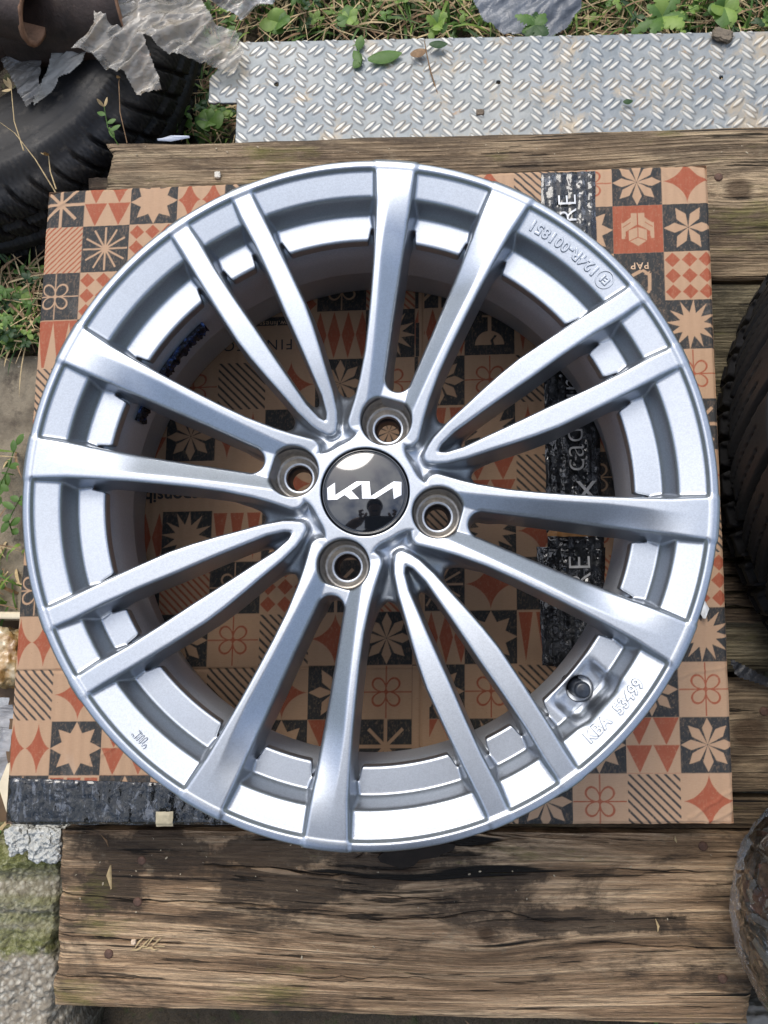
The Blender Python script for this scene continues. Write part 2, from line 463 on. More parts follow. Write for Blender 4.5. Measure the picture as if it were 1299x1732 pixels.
# wheel was measured a touch left of the axis used here
for k in range(4):
    a = BASE + k * math.pi / 2; cx_, cy_ = .05 * math.cos(a), .05 * math.sin(a)
    pr = round_prof([(.0163, H - .0255), (.0161, H - .0415), (.0150, H - .0440), (.0135, H - .0445), (.0125, H - .0455), (.0100, H - .0475), (.0094, H - .0475)], .0008, 3)
    s = lathe('bolt_seat', pr, RAW, wheel, 64); s.location = (cx_, cy_, 0)
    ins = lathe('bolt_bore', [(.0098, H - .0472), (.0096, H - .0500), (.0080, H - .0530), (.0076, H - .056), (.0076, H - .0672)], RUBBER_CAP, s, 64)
va = math.radians(-42.8)
vx, vy = .1868 * math.cos(va), .1868 * math.sin(va)
vs = lathe('valve', round_prof([(.0074, H - .050), (.0074, H - .036), (.0056, H - .032), (.0050, H - .026), (.0048, H - .0135), (.0040, H - .0118), (.0001, H - .0112)], .0010, 4), RUBBER_CAP, wheel, 40)
vs.location = (vx - .0012, vy + .0006, 0)
lathe('valve_cap', round_prof([(.0052, H - .0215), (.0053, H - .0125), (.0043, H - .0105), (.0001, H - .0100)], .0012, 4), RUBBER_CAP, vs, 24)
lathe('valve_sleeve', [(.0081, H - .0325), (.0081, H - .056), (.0001, H - .056)], RUBBER_CAP, wheel, 32).location = (vx, vy, 0)

def lip_z(r): return H + np.interp(r, [.1785, .1938, .1992, .2140, .2158], [-.0238, -.0206, -.0070, -.0028, 0])
def text_mesh(txt, size, extrude, bevel=0, font_scale=1.0, spacing=1.0, bold=0.0):
    cu = bpy.data.curves.new('lettering', 'FONT'); cu.body = txt; cu.size = size; cu.extrude = extrude
    cu.bevel_depth = bevel; cu.bevel_resolution = 1; cu.align_x = 'CENTER'; cu.align_y = 'CENTER'; cu.space_character = spacing; cu.offset = bold
    cu.resolution_u = 4
    ob = bpy.data.objects.new('lettering', cu); COL.objects.link(ob)
    dg = bpy.context.evaluated_depsgraph_get(); me = bpy.data.meshes.new_from_object(ob.evaluated_get(dg))
    bpy.data.objects.remove(ob); bpy.data.curves.remove(cu)
    return me
def emboss(txt, ang_mid, r_mid, size, spacing=1.0):
    """cast lettering that follows the lip, tops towards the hub"""
    me = text_mesh(txt, size, .00045, .00030, spacing=spacing, bold=.0001)
    for v in me.vertices:
        a = ang_mid + v.co.x / r_mid              # reads anticlockwise
        r = r_mid - v.co.y
        z = lip_z(r) + .0001 + v.co.z
        v.co = (r * math.cos(a), r * math.sin(a), z)
    # mirrored winding is avoided: x goes anticlockwise, y goes inwards, keeps handedness
    return link('cast_lettering', me, PAINT, wheel)
emboss('124R-001851', math.radians(50.3), .2068, .0092, 1.12)
emboss('E1', math.radians(40.9), .2072, .0062)
ring_me = bpy.data.meshes.new('cast_ring'); bm = bmesh.new()
n = 40
for lev in range(n):
    t = 2 * math.pi * lev / n
    for (rr_, zz_) in ((.0050, -.0002), (.00515, .0006), (.0058, .0006), (.0060, -.0002)):
        x = .2072 * math.cos(math.radians(40.9)) + rr_ * math.cos(t); y = .2072 * math.sin(math.radians(40.9)) + rr_ * math.sin(t)
        bm.verts.new((x, y, lip_z(math.hypot(x, y)) + zz_))
bm.verts.ensure_lookup_table()
for i in range(n):
    for j in range(3):
        bm.faces.new([bm.verts[q] for q in (i * 4 + j, i * 4 + j + 1, ((i + 1) % n) * 4 + j + 1, ((i + 1) % n) * 4 + j)])
bmesh.ops.recalc_face_normals(bm, faces=bm.faces); bm.to_mesh(ring_me); bm.free()
link('cast_ring', ring_me, PAINT, wheel)
emboss('KBA', math.radians(-46.2), .2062, .0092, 1.1)
emboss('53499', math.radians(-38.6), .2072, .0092, 1.05)
# small cast mark: one bent stroke
pts = [(360, 490), (380, 480), (398, 500), (410, 540), (432, 562), (465, 530), (515, 478), (545, 470), (485, 400), (520, 412), (578, 470), (570, 500), (470, 590), (478, 615), (500, 600), (590, 510), (625, 520), (620, 550), (525, 650), (540, 668), (560, 655), (650, 560), (690, 570), (695, 600), (580, 700), (600, 730), (640, 715), (680, 720), (675, 765), (625, 790)]
cu = bpy.data.curves.new('cast_mark', 'CURVE'); cu.dimensions = '3D'; cu.bevel_depth = .00045; cu.bevel_resolution = 2
sp = cu.splines.new('POLY'); sp.points.add(len(pts) - 1)
for p, (x, y) in zip(sp.points, pts):
    q = at(200 + x / 12.99, 1200 + y / 12.99, H - .004); r = math.hypot(q.x, q.y)
    p.co = (q.x, q.y, lip_z(r) + .0003, 1)
ob = bpy.data.objects.new('cast_mark', cu); COL.objects.link(ob)
me = bpy.data.meshes.new_from_object(ob.evaluated_get(bpy.context.evaluated_depsgraph_get())); bpy.data.objects.remove(ob)
link('cast_mark', me, PAINT, wheel)

# remains of a stick-on weight strip, dark glue with blue glitter, inside the barrel
M = NM('weight_glue'); v = M.coord(); sp_ = M.noise(v, 220, 4, .6)
c = M.ramp(sp_, [(.50, (.012, .013, .017)), (.62, (.02, .05, .16)), (.72, (.12, .22, .50))])
M.set(Base_Color=c, Roughness=.25, Metallic=.5, Normal=M.bump(M.noise(v, 260, 3, .6), 1.0, .003)); GLUE = M.m
bm = bmesh.new(); rnd = random.Random(5)
a0, a1 = math.radians(133), math.radians(161); N_ = 70
rows = []
for i in range(N_ + 1):
    a = a0 + (a1 - a0) * i / N_
    wob = .0016 * math.sin(i * .9) + rnd.uniform(-.001, .001)
    row = []
    for (z, dr) in ((-.0500, 0), (-.0505, .0022), (-.0560, .0030), (-.0610 + wob * .7, .0024), (-.0622 + wob, 0)):
        r = .1774 - dr - (rnd.uniform(0, .002) if dr else 0)
        row.append(bm.verts.new((r * math.cos(a), r * math.sin(a), z + H)))
    rows.append(row)
for i in range(N_):
    for j in range(4): bm.faces.new((rows[i][j], rows[i + 1][j], rows[i + 1][j + 1], rows[i][j + 1]))
bmesh.ops.recalc_face_normals(bm, faces=bm.faces)
me = bpy.data.meshes.new('weight_strip'); bm.to_mesh(me); bm.free()
link('weight_strip', me, GLUE, wheel)

# ------------------------------------------------------------------ printed cardboard box
BOX_A = math.radians(.8); BOX_C = (-.011, .0269); BOX_H = .088
XL = [-.296] + [-.261 + .04304 * k for k in range(13)] + [.296]
YL = [.278] + [.242 - .0437 * k for k in range(12)] + [-.278]
def box_w(bx, by):
    x = bx + .0263 * by; y = by; c, s = math.cos(BOX_A), math.sin(BOX_A)
    return BOX_C[0] + x * c - y * s, BOX_C[1] + x * s + y * c
rs = np.random.RandomState(3)
HS = .00026
nx, ny = int(.592 / HS), int(.556 / HS)
bx = (-.296 + (np.arange(nx) + .5) * HS).astype(np.float32); by = (-.278 + (np.arange(ny) + .5) * HS).astype(np.float32)
INK = np.zeros((nx, ny), np.uint8)           # 0 board, 1 black, 2 red
def star(p, q, n, r0, r1, rot=0):
    a = np.arctan2(q, p) + rot; r = np.hypot(p, q)
    t = np.abs(((a / (2 * np.pi) * n + .5) % 1) - .5) * 2      # 0 on the ray, 1 between
    ang = t * np.pi / n
    # straight edge from tip (r0,0) to notch (r1,pi/n)
    x1, y1 = r1 * math.cos(math.pi / n), r1 * math.sin(math.pi / n)
    X, Y = r * np.cos(ang), r * np.sin(ang)
    return (X - r0) * y1 - (Y) * (x1 - r0) < 0
def flake(p, q, n, r0, wdt, mid=.5, rot=0):
    a = np.arctan2(q, p) + rot; r = np.hypot(p, q)
    ang = (((a / (2 * np.pi) * n + .5) % 1) - .5) * 2 * np.pi / n
    X, Y = r * np.cos(ang), np.abs(r * np.sin(ang)); m = mid * r0
    return (Y < wdt * np.minimum(X / m, (r0 - X) / (r0 - m))) & (X > .012)
def rays(p, q, n, w, r0, r1=0, rot=0):
    a = np.arctan2(q, p) + rot; r = np.hypot(p, q)
    ang = (((a / (2 * np.pi) * n + .5) % 1) - .5) * 2 * np.pi / n
    return ((np.abs(r * np.sin(ang)) < w) & (r * np.cos(ang) < r0)) | (r < r1)
def diam(p, q, cx, w, h, cc=0.0):
    X = np.abs(p - cx) / w; Y = np.abs(q) / h
    if cc: return (X ** cc + Y ** cc) < 1
    return X + Y < 1
def ribbon(p, q, w=.012):
    m = (np.abs(p) < w) | (np.abs(q) < w)
    for sx in (1, -1):
        for sy in (1, -1):
            X = (p * sx + q * sy) / math.sqrt(2); Y = (p * sx - q * sy) / math.sqrt(2)
            d = np.hypot((X - .17) / .15, Y / (.075 + .05 * np.clip(X, 0, .4) / .3)); m |= (np.abs(d - 1) < .13)
    return m & (np.abs(p) < .49) & (np.abs(q) < .49)
def draw(kind, p, q):
    """ink of one square tile; p,q in -.5..+.5, q up"""
    o = np.zeros(p.shape, np.uint8)
    if kind == 'K': o[:] = 1
    elif kind == 'S8': o[:] = 1; o[flake(p, q, 8, .49, .095, .62)] = 0
    elif kind == 'S6': o[:] = 1; o[flake(p, q, 6, .49, .105, .55)] = 0
    elif kind == 'S12': o[:] = 1; o[star(p, q, 12, .52, .24, .1)] = 0
    elif kind == 'S8s': o[:] = 1; o[star(p, q, 8, .50, .30, 0)] = 0
    elif kind == 'A8': o[:] = 1; o[rays(p, q, 8, .032, .46 if True else 0, .09)] = 0; o[(np.abs(p) < .032) | (np.abs(q) < .032)] = 0
    elif kind == 'A12': o[:] = 1; o[rays(p, q, 12, .020, .47, .07)] = 0
    elif kind == 'D': o[diam(p, q, 0, .49, .49, .62)] = 2
    elif kind == 'D2': o[diam(p, q, -.25, .245, .49, .66) | diam(p, q, .25, .245, .49, .66)] = 2
    elif kind == 'H':
        P = (p + .5) * 3.0; Q = (q + .5) * 3.0
        o[(np.abs(P % 1 - .5) * 1.0 + np.abs(Q % 1 - .5) * 1.0 < .46)] = 2
    elif kind == 'P':
        P = (p + .5) * 3.5; o[(np.abs((P + .25) % 1 - .5) / .46 + np.abs(q) / .49 < 1)] = 2
    elif kind == 'Pt':
        P = (p + .5) * 3.0; o[:] = 2; o[(np.abs(P % 1 - .5) / .46 < (.46 - q) * .95)] = 0; o[q > .49] = 0
        o[(np.abs(P % 1 - .5) > .47) & (q < .45)] = 2
    elif kind == 'Pd':
        P = (p + .5) * 3.0; o[(np.abs(P % 1 - .5) / .44 < (.46 + q) * 1.0) & (q < .46)] = 2
    elif kind == 'T':
        P = (p + .5) * 2.0; Q = (q + .5) * 2 % 1; o[(np.abs(P % 1 - .5) * 2 < Q * .96) & (Q > .02)] = 2
    elif kind == 'B': o[((p + q) * 6.1 % 1 < .34) & (np.abs(p) < .48) & (np.abs(q) < .48)] = 1
    elif kind == 'R': o[((p + q) * 6.6 % 1 < .36)] = 2
    elif kind == 'Rf': o[((p - q) * 8.2 % 1 < .36)] = 2
    elif kind == 'G': o[ribbon(p, q)] = 2
    elif kind == 'Gk': o[:] = 1; o[ribbon(p, q)] = 0
    elif kind == 'FR':                           # fragile glass, upside down
        o[:] = 1; Q = q + .30
        o[(np.hypot(p, Q) < .29) & (Q > 0)] = 0
        o[(np.abs(p) < .035 + np.clip((.05 - np.abs(Q - .55)) * .0, 0, 1)) & (Q > .2) & (Q < .60)] = 0
        o[(np.abs(p) < .15) & (np.abs(Q - .60) < .018)] = 0
        zz = np.abs(p - .07 - .05 * (np.abs((Q * 11) % 2 - 1) - .5) - (Q - .1) * .25) < .014 * 2
        o[zz & (Q < .20) & (Q > -.01)] = 1
    elif kind == 'HP':                           # hands over a parcel
        o[:] = 2; ap = np.abs(p)
        o[(ap < .135) & (ap > .012) & (q < .34) & (q > .12)] = 0                     # wrists
        o[(ap > .012) & (q < .26 - (ap - .13) * .78) & (q > .10 - (ap - .01) * .62) & (ap < .32)] = 0   # palms
        o[(ap > .245) & (ap < .325) & (q < .14) & (q > -.20 + (ap < .26) * .05)] = 0             # fingers
        o[(np.abs(q - (.15 - (ap - .14) * .66)) < .009) & (ap > .14) & (ap < .30)] = 2
        hexq = (ap < .18) & (q < .045 - ap * .36) & (q > -.355 + ap * .62)
        o[hexq] = 0
        o[hexq & ((ap < .008) & (q > -.16)) | (hexq & (np.abs(q - (-.17 - ap * .46)) < .010))] = 2
    elif kind == 'RC': o[:] = 1                 # recycling tile, arrows below
    if kind == 'RC':
        for k in range(3):
            a = k * 2 * np.pi / 3 + .5
            X = p * math.cos(a) + (q + .12) * math.sin(a); Y = -p * math.sin(a) + (q + .12) * math.cos(a)
            o[(np.abs(Y - .20) < .035) & (X > -.20) & (X < .16)] = 0
            o[(Y > .09) & (Y < .21) & (np.abs(X - .18 - (.20 - Y) * .5) < .033)] = 0
            o[(np.abs(X - .235) < (Y - .03) * .9) & (Y < .11) & (Y > .03)] = 0
    return o
W = {}
rows_ = {
 0: 'A8 T S8s D2 A8 H S8 G D D B G S8 D', 1: 'Rf A12 H S8 T D K P S12 R G S8s HP S6',
 2: 'Gk H D G B H Gk R A8 P S12 D RC H', 3: 'Pt S8 G N N N P S12 P FR Pd H S8 S12',
 4: 'B D S12 G B D S8 G S8 G B Pd D G', 5: 'H G T S8 D2 K P S8 Pd S12 D2 T S8s A8',
 6: 'D2 S12 N N N D S8 T D T B Gk H D', 7: 'D Pd P S12 Pd S8 G K B S12 D G S12 B',
 8: 'Gk P S8 Rf2 Gk H A8 R A12 D K R S8 H', 9: 'D2 T B S8 G B D S8 P S8s Pd Gk G S12',
 10: 'B D S8 G B D S6 G S8 G B P S8 G', 11: 'D2 S8s T G R S8s T A8 T S12 G S8s T S8',
 12: 'Gk Pd S8 D B G S12 D K B S8 G B D'}
for r, line in rows_.items():
    for c, kd in enumerate(line.split()):
        x0, x1, y0, y1 = XL[c], XL[c + 1], YL[r + 1], YL[r]
        i0, i1 = np.searchsorted(bx, [x0, x1]); j0, j1 = np.searchsorted(by, [y0, y1])
        S = .0433
        # partial edge tiles keep the full pattern, cut by the box edge
        cxx = (x1 - S / 2) if c == 0 else ((x0 + S / 2) if c == 13 else (x0 + x1) / 2)
        cyy = (y0 + S / 2) if r == 0 else ((y1 - S / 2) if r == 12 else (y0 + y1) / 2)
        p, q = np.meshgrid((bx[i0:i1] - cxx) / S, (by[j0:j1] - cyy) / S, indexing='ij')
        if kd == 'N': continue
        if kd == 'Rf2': kd = 'R'
        INK[i0:i1, j0:j1] = draw(kd, p, q)
def bpx(px, py):
    w = at(px, py, 0); x, y = w.x - BOX_C[0], w.y - BOX_C[1]
    c, s = math.cos(BOX_A), math.sin(BOX_A); X, Y = x * c + y * s, -x * s + y * c
    return X - .0263 * Y, Y
def rect(px0, py0, px1, py1, val):
    (a, b), (c, d) = bpx(px0, py0), bpx(px1, py1)
    i0, i1 = np.searchsorted(bx, sorted((a, c))); j0, j1 = np.searchsorted(by, sorted((b, d))); INK[i0:i1, j0:j1] = val
rect(698, 1126, 726, 1290, 0); rect(708, 490, 717, 620, 0); rect(703, 545, 709, 602, 1); rect(709, 980, 718, 1128, 0)
rect(400, 537, 500, 554, 1); rect(300, 555, 535, 600, 0)
# ink density: a little smoothing, uneven coverage, worn flecks
def shrink(m):
    m = m[: nx // 2 * 2, : ny // 2 * 2].astype(np.float32); return (m[::2, ::2] + m[1::2, ::2] + m[::2, 1::2] + m[1::2, 1::2]) / 4
blk, red = shrink(INK == 1), shrink(INK == 2)
gx, gy = blk.shape
cxs = bx[: nx // 2 * 2].reshape(-1, 2).mean(1); cys = by[: ny // 2 * 2].reshape(-1, 2).mean(1)
GX, GY = np.meshgrid(cxs, cys, indexing='ij')
grain = fbm(GX * 900, GY * 500, 3, 11); blot = fbm(GX * 60, GY * 60, 4, 5)
cov = np.clip(1.06 - .30 * np.clip(grain - .5, 0, 1) * 2 - .10 * blot, 0, 1)
flk = (fbm(GX * 700 + 3, GY * 700, 2, 21) > .80)
cov = np.where(flk, cov * .78, cov)
# --- relief: corrugation lines, sag, dents, seam
corr = .00022 * np.sin(GX / .0088 * 2 * np.pi + 1.2 * fbm(GX * 8, GY * 3, 2, 40)) * (.4 + .9 * fbm(GX * 12, GY * 4, 3, 41))
Z = corr + .0016 * (fbm(GX * 6, GY * 6, 3, 50) - .5) + .0006 * (fbm(GX * 40, GY * 18, 3, 51) - .5)
sxm, sym = bpx(712, 560)[0], bpx(600, 1130)[1]
Z -= .0012 * np.exp(-((GY - sym) / .0012) ** 2) * (GX < sxm + .01)
Z -= .0014 * np.exp(-((GX - sxm - .002) / .0010) ** 2)
edge = np.minimum(np.minimum(GX + .296, .296 - GX), np.minimum(GY + .278, .278 - GY))
Z -= .0016 * (1 - sstep(0, .0030, edge)) + .0006 * (1 - sstep(0, .02, edge)) * fbm(GX * 40, GY * 40, 2, 61)
corner = np.hypot(np.abs(GX) - .296, np.abs(GY) - .278)
Z -= .0035 * (1 - sstep(0, .014, corner)) * fbm(GX * 90, GY * 90, 2, 62) * 1.5
sagW = np.hypot(GX + BOX_C[0], GY + BOX_C[1]); ringw = np.exp(-((sagW - .205) / .012) ** 2)
Z -= .0006 * ringw
for (ax_, ay_), (bx_, by_), dp_ in (((1168, 1385), (1243, 1338), .0009), ((1196, 1396), (1244, 1368), .0009), ((84, 352), (132, 330), .0008), ((1020, 1170), (1235, 1128), .0006), ((150, 1290), (330, 1180), .0005), ((1120, 285), (1196, 372), .0006), ((480, 1090), (640, 1180), .0005)):
    (x0, y0), (x1, y1) = bpx(ax_, ay_), bpx(bx_, by_); L2 = (x1 - x0) ** 2 + (y1 - y0) ** 2
    tt = np.clip(((GX - x0) * (x1 - x0) + (GY - y0) * (y1 - y0)) / L2, 0, 1); dd = np.hypot(GX - x0 - tt * (x1 - x0), GY - y0 - tt * (y1 - y0) + (fbm(GX * 90, GY * 90, 2, 77) - .5) * .003)
    Z += dp_ * np.exp(-(dd / .0016) ** 2) - dp_ * .6 * np.exp(-(dd / .006) ** 2)
c_, s_ = math.cos(BOX_A), math.sin(BOX_A)
jit = lambda g, h, sd, am: am * (fbm(g * 30, h * 0 + sd, 3, sd) - .5)
XX = GX + .0263 * GY; YY = GY
edgeX = (1 - sstep(0, .004, edge)) * (fbm(GX * 60, GY * 60, 3, 71) - .5) * .0012
WX = BOX_C[0] + XX * c_ - YY * s_ + edgeX; WY = BOX_C[1] + XX * s_ + YY * c_ + edgeX
carton = empty('cardboard_box', (0, 0, 0))
tag(carton, 'flat cardboard box printed with red and black geometric tiles, under the alloy wheel', 'box')
me = np_mesh('printed_top', np.stack([WX, WY, Z - .0014], -1).reshape(-1, 3), grid_faces(gx, gy), True)
at_ = me.attributes.new('ink', 'FLOAT_COLOR', 'POINT')
buf = np.zeros((gx * gy, 4), np.float32); buf[:, 0] = (blk * cov).ravel(); buf[:, 1] = (red * cov).ravel(); buf[:, 3] = 1
at_.data.foreach_set('color', buf.ravel())
M = NM('printed_cardboard'); v = M.coord()
a = M.node('ShaderNodeAttribute', attribute_name='ink'); sep = M.node('ShaderNodeSeparateColor', {'Color': a.outputs['Color']})
fib = M.noise(M.coord((260, 1400, 600)), 1, 4, .65); fib2 = M.noise(v, 34, 5, .6)
sh = M.noise(M.coord((900, 40, 1)), 1, 3, .6)
kraft = M.mix(fib, (.30, .178, .104), (.42, .272, .170)); kraft = M.mix(M.math('MULTIPLY', fib2, .5), kraft, (.40, .27, .17))
fleck = M.ramp(M.noise(v, 520, 2, .5), [(.70, 0), (.76, 1)]); kraft = M.mix(M.math('MULTIPLY', fleck, .35), kraft, (.17, .09, .05))
redc = M.mix(fib2, (.24, .062, .030), (.31, .086, .044)); blkc = M.mix(sh, (.020, .020, .020), (.042, .043, .042))
c = M.mix(sep.outputs[1], kraft, redc); c = M.mix(sep.outputs[0], c, blkc)
scuff = M.ramp(M.noise(v, 9, 6, .7, 1.5), [(.60, 0), (.74, 1)]); c = M.mix(M.math('MULTIPLY', scuff, .16), c, (.42, .38, .33))
M.set(Base_Color=c, Roughness=.72, Normal=M.bump(M.math('ADD', M.noise(M.coord((700, 60, 1)), 1, 3, .6), M.noise(v, 420, 2, .5)), .35, .0004)); M.b.inputs['Specular IOR Level'].default_value = .22
link('printed_top', me, M.m, carton)
# box walls (top edge follows the board outline)
KRAFT = flat_mat('kraft_board', (.46, .30, .19), .75, 0, .2, 150, .3, .0005)
bm = bmesh.new()
cor = [box_w(*p) for p in ((-.2955, -.2775), (.2955, -.2775), (.2955, .2775), (-.2955, .2775))]
NSEG = 24
ringt, ringb = [], []
for (x0, y0), (x1, y1) in zip(cor, cor[1:] + cor[:1]):
    for k in range(NSEG):
        t = k / NSEG; x, y = x0 + (x1 - x0) * t, y0 + (y1 - y0) * t
        bulge = .004 * math.sin(math.pi * t); nxn, nyn = (y1 - y0), -(x1 - x0); L = math.hypot(nxn, nyn)
        ringt.append(bm.verts.new((x, y, -.0032)))
        ringb.append(bm.verts.new((x - bulge * nxn / L, y - bulge * nyn / L, -BOX_H)))
for i in range(len(ringt)):
    j = (i + 1) % len(ringt); bm.faces.new((ringb[i], ringb[j], ringt[j], ringt[i]))
bm.faces.new(ringb)
me = bpy.data.meshes.new('side_panels'); bm.to_mesh(me); bm.free(); link('side_panels', me, KRAFT, carton)

# lettering printed on the box
PRINT_K = flat_mat('black_print', (.022, .022, .022), .6); PRINT_B = flat_mat('kraft_print', (.50, .33, .20), .6)
PRINT_W = flat_mat('white_print', (.55, .55, .55), .4); PRINT_R = flat_mat('red_print', (.40, .11, .06), .6)
def zbox(x, y):
    X, Y = x - BOX_C[0], y - BOX_C[1]; X, Y = X * c_ + Y * s_, -X * s_ + Y * c_; X -= .0263 * Y
    i = int(np.clip((X + .296) / (.592 / gx), 0, gx - 1)); j = int(np.clip((Y + .278) / (.556 / gy), 0, gy - 1)); return Z[i, j] - .0014
def letter(name, txt, px, py, size, rot, mat, parent, dz=.0002, spacing=1.0, bold=0, zoff=None, sx=1.0):
    me = text_mesh(txt, size, 0.0, 0, spacing=spacing, bold=bold)
    bm = bmesh.new(); bm.from_mesh(me)
    bmesh.ops.subdivide_edges(bm, edges=[e for e in bm.edges if e.calc_length() > .003], cuts=1)
    bmesh.ops.triangulate(bm, faces=bm.faces)
    bm.to_mesh(me); bm.free()
    w = at(px, py, 0); c, s = math.cos(rot), math.sin(rot)
    for v in me.vertices:
        x, y = v.co.x * sx, v.co.y; X, Y = w.x + x * c - y * s, w.y + x * s + y * c
        v.co = (X, Y, (zbox(X, Y) if zoff is None else zoff(X, Y)) + dz)
    return link(name, me, mat, parent)
R180 = math.pi + BOX_A
letter('printed_words', 'FINESTORE', 418, 583, .0135, R180, PRINT_K, carton, .0005, 1.25, 0)
letter('printed_words', 'www.finestore.ro', 452, 546, .0068, R180, PRINT_B, carton, .0005, 1.1)
letter('printed_words', 'responsible', 292, 838, .0155, R180, PRINT_K, carton, .0006, 1.02, .0004)
letter('printed_words', 'PAP', 1083, 448, .0085, R180, PRINT_B, carton, .0005, 1.15, .0001)

# ------------------------------------------------------------------ black parcel tape on the box
def tape_mat():
    M = NM('black_tape'); v = M.coord()
    st = M.noise(M.coord((160, 30, 1)), 1, 6, .7, 1.2)
    wr = M.noise(v, 75, 6, .72, 2.0)
    wf = M.ramp(M.math('MULTIPLY', st, wr), [(.27, 0), (.34, 1)])
    cr = M.voronoi(v, 60, 'Distance', 'DISTANCE_TO_EDGE'); cr = M.ramp(cr, [(.0, 1), (.010, 0)])
    c = M.mix(M.math('MULTIPLY', wf, .55), (.007, .0075, .009), (.26, .28, .32))
    hgt = M.math('ADD', M.math('MULTIPLY', st, .8), M.noise(v, 150, 4, .7, 1.5))
    M.set(Base_Color=c, Roughness=M.math('MULTIPLY_ADD', wf, .2, .16), Normal=M.bump(hgt, 1.0, .0060), Coat_Weight=1.0, Coat_Roughness=.06)
    return M.m
TAPE = tape_mat()
def tape(name, corners, dz, label=None, seed=0, parent=carton, over=None, n=(60, 160), mat=TAPE):
    """quad given by four photo pixels on the box top, wrinkled"""
    P = [at(x, y, 0) for x, y in corners]
    s = np.linspace(0, 1, n[0]); t = np.linspace(0, 1, n[1]); Sg, Tg = np.meshgrid(s, t, indexing='ij')
    X = (P[0].x * (1 - Sg) + P[1].x * Sg) * (1 - Tg) + (P[3].x * (1 - Sg) + P[2].x * Sg) * Tg
    Y = (P[0].y * (1 - Sg) + P[1].y * Sg) * (1 - Tg) + (P[3].y * (1 - Sg) + P[2].y * Sg) * Tg
    eg = np.minimum(np.minimum(Sg, 1 - Sg) * np.hypot(P[1].x - P[0].x, P[1].y - P[0].y), np.minimum(Tg, 1 - Tg) * np.hypot(P[3].x - P[0].x, P[3].y - P[0].y))
    X = X + (fbm(X * 90, Y * 90, 3, seed) - .5) * .0016 * (eg < .001); Y = Y + (fbm(X * 90 + 9, Y * 90, 3, seed + 3) - .5) * .0016 * (eg < .001)
    zb = np.array([zbox(a, b) for a, b in zip(X.ravel(), Y.ravel())]).reshape(X.shape)
    wr = np.abs(fbm(X * 70 + seed, Y * 70, 4, 80 + seed) - .5) * .0036 + (fbm(X * 260, Y * 90, 2, 90 + seed)) * .0006
    zz = zb + dz + wr * sstep(0, .003, eg)
    me = np_mesh(name, np.stack([X, Y, zz], -1).reshape(-1, 3), grid_faces(*n)[:, ::-1], True)
    o = link(name, me, mat, parent)
    if label: o['label'] = label
    return o
tape('packing_tape', [(915, 292), (1007, 288), (1018, 899), (924, 901)], .0006, seed=1, n=(70, 420))
tape('packing_tape', [(908, 925), (1024, 925), (1018, 1129), (918, 1126)], .0010, seed=6, n=(90, 150))
tape('packing_tape', [(926, 907), (1022, 907), (1022, 930), (926, 930)], .0008, seed=8, n=(70, 20))
AMBER = flat_mat('amber_tape', (.42, .20, .06), .35, 0, .2, 90, .3)
tape('amber_tape', [(926, 884), (1018, 884), (1018, 908), (926, 908)], .0005, seed=9, n=(60, 14), mat=AMBER, label='brown tape patch between the black tapes')
tape('packing_tape', [(12, 1316), (500, 1332), (520, 1396), (6, 1396)], .0008, seed=12, n=(420, 60))
BEIGE = flat_mat('beige_sticker', (.40, .34, .22), .5, 0, .15, 200, .2)
tape('sticker', [(266, 1371), (294, 1371), (294, 1397), (266, 1397)], .0052, seed=14, n=(14, 14), mat=BEIGE)
up = lambda X, Y: zbox(X, Y) + .0034
R90 = math.pi / 2 + BOX_A
letter('printed_words', 'cadouri.ci', 966, 690, .0285, R90, PRINT_W, carton, .0, 1.0, -.0004, up)
letter('printed_words', 'FINESTORE', 965, 445, .0230, R90, PRINT_W, carton, .0, 1.12, -.0003, up)
letter('printed_words', 'X', 991, 833, .024, R90 - math.pi / 2, PRINT_W, carton, .0, 1, .0002, up)
letter('printed_words', 'RE', 982, 969, .0260, R90, PRINT_W, carton, .0, 1.05, -.0003, up)

# ------------------------------------------------------------------ ground and far surroundings
GZ = -.245
def ground_mat():
    M = NM('ground_soil'); v = M.coord()
    n = M.noise(v, 7, 8, .65); n2 = M.noise(v, 60, 5, .6)
    c = M.ramp(n, [(.35, (.035, .026, .016)), (.55, (.085, .064, .040)), (.75, (.15, .12, .08))])
    c = M.mix(M.ramp(n2, [(.55, 0), (.7, 1)]), c, (.05, .06, .02))
    M.set(Base_Color=c, Roughness=.95, Normal=M.bump(M.math('ADD', n2, n), 1.0, .02)); return M.m
n_ = 180
gx_ = np.concatenate([-np.geomspace(60, 1.05, 20), np.linspace(-1, 1, n_), np.geomspace(1.05, 60, 20)]); NG = len(gx_)
GXX, GYY = np.meshgrid(gx_, gx_, indexing='ij')
near = np.exp(-(GXX ** 2 + GYY ** 2) / 2)
GZZ = GZ + near * ((fbm(GXX * 5 + 40, GYY * 5 + 40, 4, 7) - .5) * .05 + (fbm(GXX * 40 + 40, GYY * 40 + 40, 3, 8) - .5) * .012)
tag(link('ground', np_mesh('ground', np.stack([GXX, GYY, GZZ], -1).reshape(-1, 3), grid_faces(NG, NG), True), ground_mat()), kind='structure')

